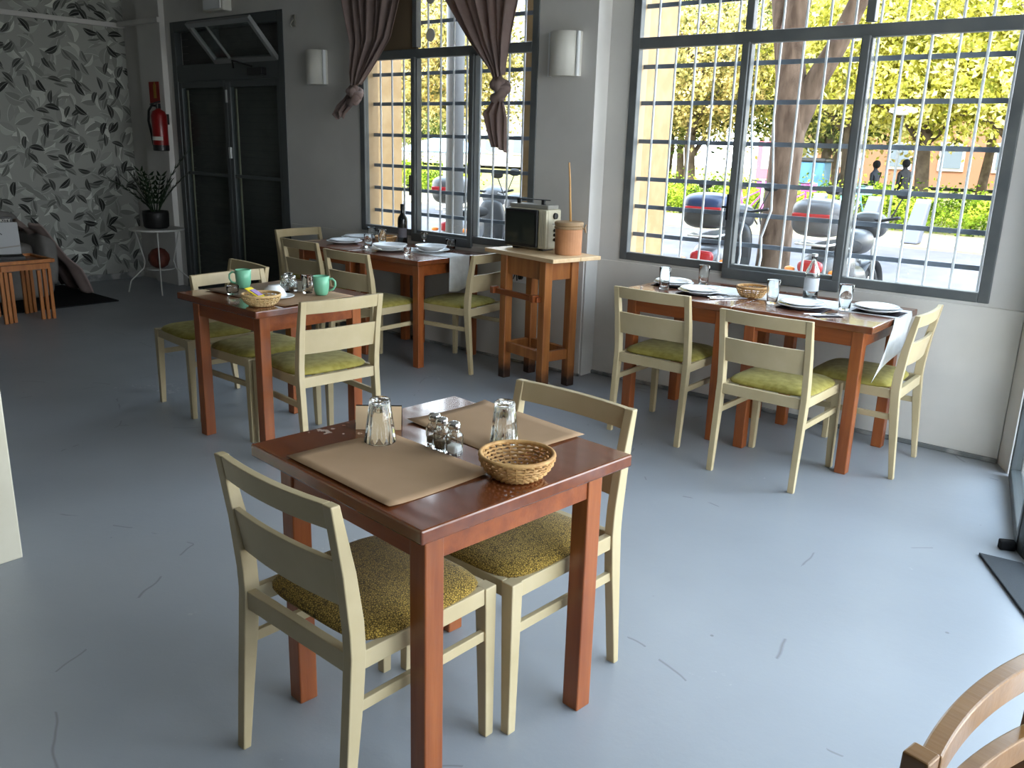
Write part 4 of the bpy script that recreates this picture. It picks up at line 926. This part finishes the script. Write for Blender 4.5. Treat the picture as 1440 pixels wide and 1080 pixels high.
def lump(name, m, c, d, e=3.2, nz=.012, seed=0, parent=None):
    mb = MB()
    def f(u, v):
        a = 2*PI*u; b = -PI/2+PI*v; cx, sx = math.cos(a), math.sin(a); cb_, sb_ = math.cos(b), math.sin(b)
        g = lambda q: math.copysign(abs(q)**(2/e), q)
        p = Vector((g(cx)*g(cb_)*d[0]/2, g(sx)*g(cb_)*d[1]/2, g(sb_)*d[2]/2)); p += p.normalized()*noise.noise(p*9+Vector((seed, 0, 0)))*nz*2 if p.length > 0 else p
        return (c[0]+p.x, c[1]+p.y, c[2]+p.z)
    mb.grid(f, 40, 20, closed_u=True); bmesh.ops.remove_doubles(mb.bm, verts=mb.bm.verts, dist=.0005); return mb.build(name, m, parent, smooth=True)
lump('seat_base', GREYC, (0, 0, .20), (.78, 1.0, .40), 6, .008, 1, ac); lump('backrest', GREYC, (-.32, 0, .50), (.22, .95, .55), 4, .01, 2, ac)
lump('armrest', GREYC, (.0, .46, .34), (.72, .16, .50), 4, .01, 3, ac); lump('armrest', GREYC, (.0, -.46, .34), (.72, .16, .50), 4, .01, 4, ac); lump('cushion', GREYC, (.02, 0, .44), (.60, .74, .14), 4, .01, 5, ac)
th_ = MB()
def f(u, v):   # blanket spilling over the arm down to the floor
    s = v*1.0
    y = 3.30+.30*min(s*1.6, 1)**.8+.25*max(0, s-.45)*(1-.3*u)
    z = .62*(1-s)**1.0+.027+.03*math.sin(u*9+s*4)*(1-s)+.02*(1-s)
    x = -8.93+.62*u+.05*math.sin(s*5+u*3)
    return (x, y+.03*math.sin(u*14), z+.012*abs(math.sin(u*14)))
th_.grid(f, 34, 26); o = th_.build('throw_blanket', PINK, None, smooth=True, solid=.012); tag(o, 'dusty pink blanket slumped from the armchair onto the floor', 'blanket')
o = MB().box((-8.46, 3.18, .006), (1.16, 1.2, .012)).build('rug', BLACKM, None, bevel=.003); tag(o, 'black rug on the floor between nest of tables and wallpapered wall', 'rug')

# door mat
o = MB()
mm_ = [Vector((-.55, 3.60)), Vector((-.02, 2.66)), Vector((.28, 2.45)), Vector((-.40, 3.62))]
o.prism([(p.x, p.y) for p in mm_], .001, .012, 'z'); o = o.build('door_mat', MATG, None, bevel=.003); tag(o, 'dark grey door mat at the entrance on the right edge', 'mat')
o = MB().box((-.478, 3.735, .02), (.06, .035, .04), .5).build('door_stop', BLACKM, None, bevel=.006); tag(o, 'small black rubber wedge on the floor by the entrance frame', 'door stop')

# ================================================================ outside
GZ = -.12
ASPH = mat('asphalt', (.085, .08, .088), .85, .3, col2=(.11, .105, .115), nscale=2, bump=.2, bscale=80)
PAVE = mat('pale_paving', (.22, .19, .135), .85, .3, col2=(.27, .235, .17), nscale=3)
EARTH = mat('park_ground', (.24, .19, .07), .95, .2, col2=(.16, .17, .04), nscale=1.5)
struct(MB().box((-10, 6.9, GZ-.05), (50, 3.6, .1)).build('sidewalk', PAVE))
struct(MB().box((-15, 13.0, GZ-.10), (80, 8.6, .1)).build('road', ASPH))
struct(MB().box((-15, 19.0, GZ-.06), (80, 3.4, .1)).build('far_sidewalk', PAVE))
struct(MB().box((-20, 55.0, GZ-.25), (140, 69, .1)).build('park_ground', EARTH))
struct(MB().box((12, 0, GZ-.05), (18, 17, .1)).build('side_sidewalk', PAVE))
MARB = mat('beige_marble', (.30, .19, .085), .6, .3, col2=(.36, .245, .125), nscale=9, lo=.4, hi=.7)
for x0, y0, lab in ((-7.2, 4.892, 'beige stone buttress outside the curtained window'), (-4.12, 5.04, 'beige stone buttress outside the left of the big window')):
    t_ = thing('stone_buttress', lab, 'pillar', (x0+.26, (y0+6.25)/2, GZ))
    MB().box((0, 0, 2.1), (.52, 6.25-y0, 4.0)).build('shaft', MARB, t_, bevel=.01); MB().box((0, 0, .05), (.56, 6.29-y0, .10)).build('plinth', MARB, t_, bevel=.01)
t_ = thing('lamp_column', 'round grey steel post outside the curtained window', 'post', (-6.66, 7.0, GZ))
MB().tube([(0, 0, 0), (0, 0, 5)], .095, 20).build('shaft', mat('post_grey', (.10, .105, .115), .5), t_, smooth=True); MB().lathe([(.15, 0), (.15, .04), (.10, .07), (.10, .2)], 20).build('collar', FRAME, t_)

# foliage
def leafmat(name, c1, c2, c3, tr):
    m = bpy.data.materials.new(name); m.use_nodes = True; n = m.node_tree.nodes; l = m.node_tree.links; n.remove(n['Principled BSDF']); out = n['Material Output']
    tc = n.new('ShaderNodeTexCoord'); t = n.new('ShaderNodeTexNoise'); t.inputs['Scale'].default_value = 1.9; t.inputs['Detail'].default_value = 7; l.new(tc.outputs['Object'], t.inputs[0])
    r = n.new('ShaderNodeValToRGB'); e = r.color_ramp.elements; e[0].position = .38; e[0].color = (*c1, 1); e[1].position = .62; e[1].color = (*c3, 1); x = e.new(.5); x.color = (*c2, 1)
    l.new(t.outputs[0], r.inputs[0]); d = n.new('ShaderNodeBsdfDiffuse'); tl = n.new('ShaderNodeBsdfTranslucent'); mx = n.new('ShaderNodeMixShader'); mx.inputs[0].default_value = tr
    l.new(r.outputs[0], d.inputs[0]); l.new(r.outputs[0], tl.inputs[0]); l.new(d.outputs[0], mx.inputs[1]); l.new(tl.outputs[0], mx.inputs[2]); l.new(mx.outputs[0], out.inputs[0]); return m
LY = leafmat('yellow_leaves', (.13, .14, .02), (.50, .46, .07), (.92, .84, .36), .5)
LG = leafmat('green_leaves', (.02, .035, .012), (.15, .19, .045), (.72, .68, .28), .45)
LO = leafmat('autumn_leaves', (.06, .06, .02), (.40, .34, .10), (.85, .66, .30), .45)
LH = leafmat('hedge_leaves', (.03, .06, .008), (.22, .32, .03), (.50, .58, .07), .4)
BARK = mat('bark', (.060, .038, .026), .9, .2, col2=(.135, .092, .066), nscale=5, stretch=(3, 3, .8), bump=.6, bscale=12)
BARKD = mat('dark_bark', (.05, .036, .024), .9, .2, col2=(.10, .075, .05), nscale=5)
def leaf_mesh(name, n, R, size, seed, clusters=40, hang=.0, box=None):
    rnd = random.Random(seed); vs = []; fs = []; cl = []
    for _ in range(clusters):
        if box: cl.append((Vector((rnd.uniform(-box[0], box[0]), rnd.uniform(-box[1], box[1]), rnd.uniform(-box[2], box[2]))), rnd.uniform(.15, .3)))
        else:
            d = Vector((rnd.gauss(0, 1), rnd.gauss(0, 1), rnd.gauss(0, 1))).normalized()*rnd.uniform(.25, 1)**.5
            cl.append((Vector((d.x*R[0], d.y*R[1], d.z*R[2])), rnd.uniform(.25, .5)*R[0]*.45))
    for i in range(n):
        c, s = cl[rnd.randrange(len(cl))]; p = c+Vector((rnd.gauss(0, s), rnd.gauss(0, s), rnd.gauss(0, s*.7)))
        a = Vector((rnd.gauss(0, 1), rnd.gauss(0, 1), rnd.gauss(0, 1))).normalized(); b = a.orthogonal().normalized(); q = size*rnd.uniform(.6, 1.3); k = len(vs)
        vs += [p-a*q*.5, p+b*q*.28, p+a*q*.5, p-b*q*.28]; fs.append((k, k+1, k+2, k+3))
    me = bpy.data.meshes.new(name); me.from_pydata([tuple(v) for v in vs], [], fs); return me
crowns = [leaf_mesh('crown', 17000, (3.0, 2.4, 2.4), .17, s, 90) for s in (1, 2, 3)]
def tree(label, x, y, zc, s, lm_, seed, name='tree', trunk=.16, bark=BARKD, base=GZ-.2, lean=0):
    rnd = random.Random(seed); t_ = thing(name, label, 'tree', (x, y, base), rnd.uniform(0, 6))
    me = crowns[seed % 3].copy(); me.materials.append(lm_); o = bpy.data.objects.new('foliage', me); C.objects.link(o); o.parent = t_; o.location = (0, 0, zc-base); o.scale = (s, s, s); o.rotation_euler = (0, 0, rnd.uniform(0, 6)); o['kind'] = 'stuff'
    mb = MB(); mb.tube([(0, 0, 0), (.05, .04, 1), (.0, .1, 2), (.12, .05, zc-base), (.1, 0, zc-base+1)], [trunk*1.25, trunk, trunk*.9, trunk*.7, trunk*.3], 10)
    for k in range(5):
        a = rnd.uniform(0, 6.28); z0 = rnd.uniform(1.5, zc-base); mb.tube([(.05, .07, z0), (math.cos(a)*.7, math.sin(a)*.7, z0+.7), (math.cos(a)*1.6, math.sin(a)*1.6, z0+1.1)], [trunk*.5, trunk*.35, trunk*.12], 6)
    mb.build('trunk', bark, t_, smooth=True)
# street tree just outside the big window
stt = thing('street_tree', 'large forked pale-barked street tree right outside the big window', 'tree', (-3.82, 9.0, GZ))
MB().tube([(0, 0, 0), (0, 0, .3), (.01, 0, 1.0), (.02, 0, 1.6), (.02, 0, 2.1), (-.06, 0, 2.7), (-.02, .1, 3.4), (.2, .3, 4.6)], [.24, .18, .165, .165, .17, .13, .11, .08], 16).tube([(0, 0, 1.3), (.06, .02, 1.85), (.22, .03, 2.3), (.40, .05, 2.65), (.58, .05, 3.1), (1.0, 0, 4.4)], [.12, .13, .115, .10, .09, .06], 14).tube([(-.06, 0, 2.3), (-.22, .1, 2.9), (-.5, .3, 3.8)], [.10, .09, .05], 10).build('trunk', BARK, stt, smooth=True)
me = leaf_mesh('street_crown', 5200, (2.2, 2.0, 1.3), .17, 11, 40); me.materials.append(LO); o = bpy.data.objects.new('foliage', me); C.objects.link(o); o.parent = stt; o.location = (.1, .6, 5.2); o['kind'] = 'stuff'
TR = [(-14.5, 25, 3.6, 1.0, LG, 'green tree at the left of the park seen past the stone pillar'), (-12.3, 22.5, 3.9, .75, LO, 'autumn-toned park tree left of the big street tree'),
      (-10.2, 27, 3.8, 1.0, LG, 'dark green park tree directly behind the street tree'), (-8.0, 23, 3.9, .85, LY, 'bright yellow park tree right of the street tree'),
      (-5.9, 22, 4.0, .80, LY, 'bright yellow park tree in the middle of the right window pane'), (-3.8, 21.5, 4.0, .9, LY, 'yellow-green park tree at the right edge of the big window'),
      (-7.0, 33, 5.0, 1.3, LY, 'tall yellow tree at the back of the park'), (-13, 36, 5.5, 1.5, LO, 'tall autumn tree deep in the park'), (-19, 34, 5.2, 1.4, LG, 'tall green tree deep in the park, left'),
      (-21.5, 22.5, 3.9, .95, LO, 'autumn tree seen through the right side of the curtained window'), (-31, 30, 2.6, .55, LG, 'small green tree seen just left of the round grey post'), (-2, 30, 5, 1.3, LG, 'green tree at the back right of the park')]
for i, (x, y, z, s, m, lab) in enumerate(TR): tree(lab, x, y, z, s, m, i)
# hedge: separate shrubs in a row
hm = [leaf_mesh('shrub_leaves', 3200, None, .085, 50+s, 16, box=(.72, .26, .26)) for s in range(3)]
hx = -24.0; i = 0; words_ = ['first', 'second', 'third', 'fourth', 'fifth', 'sixth', 'seventh', 'eighth', 'ninth', 'tenth', 'eleventh', 'twelfth', 'thirteenth', 'fourteenth']
while hx < -1.5:
    if not (-19.5 < hx < -14.9):
        t_ = thing('hedge_shrub', 'bright green clipped shrub in the hedge across the road, %s from the left' % words_[min(i, 13)], 'shrub', (hx, 20.9, GZ), 0, 'hedge across the road')
        me = hm[i % 3].copy(); me.materials.append(LH); o = bpy.data.objects.new('foliage', me); C.objects.link(o); o.parent = t_; o.location = (0, 0, .46); o['kind'] = 'stuff'
        MB().tube([(0, 0, 0), (0, 0, .4)], .03, 6).tube([(.4, 0, 0), (.4, 0, .4)], .025, 6).tube([(-.4, 0, 0), (-.4, 0, .4)], .025, 6).build('stems', BARKD, t_)
        i += 1
    hx += 1.95
# far buildings
BRICK = mat('orange_facade', (.22, .10, .055), .8, .3); PALEF = mat('pale_facade', (.34, .31, .27), .8, .3); DKW = mat('far_window', (.10, .12, .14), .3, .5)
def building(label, x, y, w_, h_, m, cols, rows):
    t_ = thing('apartment_building', label, 'building', (x, y, GZ))
    MB().box((0, 3, h_/2), (w_, 6, h_)).build('wall', m, t_); MB().box((0, 2.9, h_+.15), (w_+.4, 6.4, .3)).build('roof', PALEF, t_)
    for i in range(cols):
        for j in range(rows):
            f_ = MB().box((-w_/2+(i+.5)*w_/cols, -.03, 1.6+j*3), (1.3, .12, 1.5)).build('window', PALEF, t_); MB().box((-w_/2+(i+.5)*w_/cols, -.10, 1.6+j*3), (1.0, .04, 1.2)).build('pane', DKW, f_)
building('orange apartment block far behind the yellow park trees', -14, 52, 16, 12, BRICK, 6, 4)
building('pale apartment block far behind the trees on the left', -48, 50, 22, 13, PALEF, 8, 4)
# round lamp post in park
t_ = thing('park_lamp', 'slim park lamp with flat white head among the yellow trees', 'street lamp', (-6.05, 20.3, GZ)); MB().tube([(0, 0, 0), (0, 0, 2.45)], .03, 8).build('pole', FRAME, t_); MB().lathe([(0, 2.45), (.12, 2.46), (.30, 2.52), (.26, 2.60), (0, 2.66)], 20).build('head', WHITEP, t_, smooth=True)
t_ = thing('globe_lamp', 'park lamp with white globe seen beside the stone pillar', 'street lamp', (-11.75, 19.6, GZ)); MB().tube([(0, 0, 0), (0, 0, 3.3)], .035, 8).build('pole', WIREW, t_); MB().lathe([(0, 3.30), (.20, 3.36), (.30, 3.55), (.2, 3.75), (0, 3.8)], 20).build('globe', WHITEP, t_, smooth=True)
t_ = thing('street_sign', 'small red and white sign on a pole left of the street tree trunk', 'sign', (-7.85, 17.6, GZ)); MB().tube([(0, 0, 0), (0, 0, 1.9)], .03, 8).build('pole', ALU, t_); MB().box((0, -.04, 1.45), (.34, .02, .75)).build('panel', mat('pink_red', (.60, .10, .12), .6), t_); MB().box((.02, -.055, 1.5), (.16, .01, .45)).build('white_field', WHITEP, t_)
t_ = thing('litter_bin', 'blue bin beyond the hedge right of the street tree', 'bin', (-8.55, 22.2, GZ)); MB().box((0, 0, .95), (.62, .5, .9)).build('body', mat('bin_blue', (.05, .16, .26), .5), t_, bevel=.04); MB().box((0, 0, 1.45), (.68, .56, .1)).build('lid', BLACK, t_, bevel=.03); MB().box((0, 0, .25), (.5, .4, .5)).build('base', FRAME, t_)

# people far in the park
def person(label, x, y, rz, coat, stride=.12, h=1.66):
    k = h/1.7; t_ = thing('person', label, 'person', (x, y, GZ-.2), rz)
    J = [(0, 0, .95), (0, 0, 1.15), (0, 0, 1.38), (0, .01, 1.50), (0, .02, 1.60), (-.10, 0, .90), (-.11, stride, .50), (-.11, stride*.9, .09), (-.11, stride+.13, .04), (.10, 0, .90), (.11, -stride*.6, .50), (.11, -stride*1.4, .11), (.11, -stride*1.2, .04),
         (-.18, 0, 1.40), (-.24, -.04, 1.13), (-.22, .06, .90), (-.21, .10, .82), (.18, 0, 1.40), (.24, .05, 1.13), (.22, .16, .93), (.21, .20, .86), (0, .02, 1.68)]
    E_ = [(0, 1), (1, 2), (2, 3), (3, 4), (4, 21), (0, 5), (5, 6), (6, 7), (7, 8), (0, 9), (9, 10), (10, 11), (11, 12), (2, 13), (13, 14), (14, 15), (15, 16), (2, 17), (17, 18), (18, 19), (19, 20)]
    Rr = [.15, .14, .16, .055, .085, .095, .065, .045, .035, .095, .065, .045, .035, .065, .048, .038, .03, .065, .048, .038, .03, .075]
    me = bpy.data.meshes.new('body'); me.from_pydata([tuple(c*k for c in j) for j in J], E_, []); me.materials.append(coat)
    o = bpy.data.objects.new('body', me); C.objects.link(o); o.parent = t_; md = o.modifiers.new('skin', 'SKIN'); sv = me.skin_vertices[0] if me.skin_vertices else None
    if sv is None:
        bm = bmesh.new(); bm.from_mesh(me); bm.verts.layers.skin.verify(); bm.to_mesh(me); bm.free(); sv = me.skin_vertices[0]
    for i, r_ in enumerate(Rr): sv.data[i].radius = (r_*k, r_*k*.8); sv.data[i].use_root = (i == 0)
    o.modifiers.new('sub', 'SUBSURF').levels = 1; o.modifiers['sub'].render_levels = 1
    lump('hair', BLACKM, (0, -.01*k, 1.66*k), (.19, .21, .22), 2.2, .004, 1, t_)
SKINM = mat('skin', (.45, .28, .2), .6); COAT = mat('black_coat', (.02, .02, .025), .8)
person('person in dark coat walking in the park, right of the other two', -7.25, 25.2, 1.0, COAT)
person('person in black walking in the park, in the middle of three', -8.15, 25.6, 1.3, mat('navy_coat', (.02, .025, .04), .8), .10, 1.6)
person('person in dark jacket in the park, leftmost of three', -8.9, 25.3, -.6, COAT, .06, 1.55)

# bicycles in docking rack
PINKB = mat('pink_bike', (.70, .10, .36), .4); TEALB = mat('teal_bike', (.25, .60, .52), .4); GREYB = mat('grey_dock', (.10, .11, .15), .5)
def bicycle(label, x, y, rz, m):
    t_ = thing('bicycle', label, 'bicycle', (x, y, GZ), rz, 'hire bicycles across the road')
    for s, nm in ((-.52, 'wheel'), (.52, 'wheel')):
        mb = MB(); mb.tube([(s+.31*math.cos(2*PI*k/24), 0, .33+.31*math.sin(2*PI*k/24)) for k in range(24)], .018, 6, closed=True)
        for k in range(8): a = PI*k/8; mb.tube([(s-.3*math.cos(a), 0, .33-.3*math.sin(a)), (s+.3*math.cos(a), 0, .33+.3*math.sin(a))], .003, 4)
        mb.build(nm, RUBBER, t_)
    MB().tube([(-.52, 0, .33), (-.1, 0, .30), (.36, 0, .70), (.52, 0, .33)], .022, 8).tube([(-.1, 0, .30), (-.2, 0, .82)], .02, 8).tube([(-.52, 0, .33), (-.17, 0, .62), (.34, 0, .80)], .016, 8).tube([(.36, 0, .70), (.31, 0, 1.0)], .02, 8).build('frame', m, t_, smooth=True)
    MB().tube([(.22, -.26, 1.02), (.30, -.1, 1.0), (.30, .1, 1.0), (.22, .26, 1.02)], .014, 8).build('handlebar', BLACK, t_, smooth=True); MB().box((-.22, 0, .86), (.24, .13, .06)).build('saddle', BLACK, t_, bevel=.02)
    MB().grid(lambda u, v: (-.52+.36*math.cos(.3+2.4*u), (v-.5)*.09, .33+.36*math.sin(.3+2.4*u)), 12, 2).build('mudguard', m, t_, solid=.006); MB().box((.42, 0, .92), (.22, .26, .18)).build('front_basket', m, t_, bevel=.02)
BK = [(-8.35, PINKB, 'pink hire bicycle, leftmost at the docks across the road'), (-7.35, PINKB, 'pink hire bicycle in the middle of the docks across the road'), (-6.2, TEALB, 'teal hire bicycle right of the pink ones across the road')]
for x, m, lab in BK: bicycle(lab, x, 18.0, 1.15, m)
for x, lab in ((-6.85, 'sloping grey bicycle dock beside the middle pink bicycle'), (-5.75, 'sloping grey bicycle dock right of the teal bicycle'), (-4.85, 'sloping grey bicycle dock standing empty at the far right')):
    t_ = thing('bike_dock', lab, 'bike dock', (x, 17.8, GZ), 0, 'bicycle docks'); MB().hexa([(-.16, -.1, 0), (.16, -.1, 0), (.16, .2, 0), (-.16, .2, 0), (-.04, .1, .78), (.22, .1, .78), (.22, .28, .78), (-.04, .28, .78)]).build('post', GREYB, t_, bevel=.03); MB().box((.09, .19, .80), (.24, .16, .06)).build('head', ALU, t_, bevel=.02)

# scooters and motorbikes parked with their tails to the window; local +x is forward
SILV = mat('silver_body', (.10, .105, .115), .3, .5, .3); GREYBD = mat('dark_grey_body', (.025, .027, .03), .35, .5); REDL = mat('red_tail_light', (.25, .01, .015), .25, .5); ORL = mat('orange_indicator', (.75, .22, .04), .3, .5); BLUEC = mat('blue_black_case', (.012, .025, .07), .3, .5); GREYCS = mat('grey_case', (.055, .056, .064), .35, .5)
PLATE = mat('plate_white', (.6, .6, .6), .5)
def scooter(label, x, y, rz, body, case, casel, naked=False):
    t_ = thing('scooter' if not naked else 'motorcycle', label, 'scooter' if not naked else 'motorcycle', (x, y, GZ), rz)
    for s, R_ in ((-.62, .27), (.66, .28)):
        wq = MB().tube([(s+(R_-.06)*math.cos(2*PI*k/24), 0, R_+(R_-.06)*math.sin(2*PI*k/24)) for k in range(24)], .058, 8, closed=True).build('wheel', RUBBER, t_, smooth=True)
        mb = MB(); 
        for k in range(5): a = 2*PI*k/5; mb.tube([(s, 0, R_), (s+(R_-.08)*math.cos(a), 0, R_+(R_-.08)*math.sin(a))], .016, 6)
        mb.tube([(s, -.07, R_), (s, .07, R_)], .04, 10); mb.build('hub', ALU, wq)
    lump('rear_body', body, (-.38, 0, .60), (.80, .34, .34), 3, .0, 1, t_); lump('seat', BLACKM, (-.22, 0, .79), (.78, .30, .13), 3, .0, 2, t_)
    if naked: lump('fuel_tank', body, (.22, 0, .82), (.46, .30, .24), 2.6, 0, 3, t_); lump('engine', GREYBD, (.08, 0, .42), (.46, .32, .36), 4, .01, 4, t_)
    else: MB().box((.15, 0, .30), (.55, .36, .10)).build('footboard', body, t_, bevel=.03); lump('leg_shield', GREYBD, (.46, 0, .62), (.14, .38, .60), 3, 0, 5, t_)
    lump('front_fairing', body, (.56, 0, .96), (.26, .34, .26), 2.6, 0, 6, t_)
    MB().tube([(.66, .07, .28), (.50, .07, .95)], .022, 8).tube([(.66, -.07, .28), (.50, -.07, .95)], .022, 8).build('fork', ALU, t_)
    MB().grid(lambda u, v: (.66+.33*math.cos(.2+2.3*u), (v-.5)*.14, .28+.33*math.sin(.2+2.3*u)), 12, 3).build('front_mudguard', body, t_, smooth=True, solid=.008)
    MB().tube([(.36, -.34, 1.06), (.46, -.15, 1.02), (.46, .15, 1.02), (.36, .34, 1.06)], .016, 8).build('handlebar', BLACK, t_, smooth=True)
    for s in (-1, 1): mq = MB().tube([(.42, s*.24, 1.04), (.40, s*.33, 1.24)], .007, 6).build('mirror_stem', BLACK, t_); lump('mirror', BLACK, (.40, s*.34, 1.28), (.04, .15, .09), 2.4, 0, 7, mq)
    lump('tail_light', REDL, (-.80, 0, .66), (.10, .22, .12), 3, 0, 8, t_)
    for s in (-1, 1): lump('indicator', ORL, (-.76, s*.20, .62), (.07, .09, .05), 2.4, 0, 9, t_)
    MB().box((-.88, 0, .42), (.012, .20, .17), 0, 0, .35).build('number_plate', PLATE, t_)
    MB().tube([(-.1, -.16, .25), (-.45, -.19, .27), (-.85, -.19, .40)], [.025, .05, .055], 10).build('exhaust', CHROME, t_, smooth=True)
    MB().tube([(-.30, .14, .80), (-.62, .15, .86), (-.86, .13, .86), (-.86, -.13, .86), (-.62, -.15, .86), (-.30, -.14, .80)], .012, 6).build('rack', ALU, t_, smooth=True)
    if case:
        c = lump('top_case', casel, (-.70, 0, 1.08), (.42, .44, .32), 3.2, 0, 10, t_); lump('lid', case, (-.70, 0, 1.14), (.43, .45, .22), 2.8, 0, 11, t_); MB().box((-.905, 0, 1.10), (.035, .34, .055)).build('reflector', REDL, t_, bevel=.012)
scooter('silver scooter with blue-lidded top case left of the street tree', -4.02, 8.20, PI/2+.22, SILV, BLUEC, GREYBD)
scooter('motorcycle with big grey top case right of the street tree', -2.84, 8.35, PI/2-.02, GREYBD, GREYCS, GREYCS, True)
scooter('grey scooter behind the round post outside the curtained window', -7.50, 8.3, PI/2+.3, SILV, GREYCS, GREYBD)
scooter('grey scooter seen nose-on beyond the round post, facing the window', -6.65, 8.4, -PI/2+.35, SILV, None, None)
# parasol, blue-white, far left
t_ = thing('parasol', 'blue and white parasol across the street seen in the curtained window', 'parasol', (-14.6, 15.0, GZ)); MB().tube([(0, 0, 0), (0, 0, 1.75)], .03, 8).build('pole', ALU, t_); MB().lathe([(1.1, 1.42), (.6, 1.62), (0, 1.78), (0, 1.75), (.6, 1.59), (1.08, 1.40)], 8).build('canopy', mat('pale_blue_canvas', (.35, .5, .65), .8), t_)
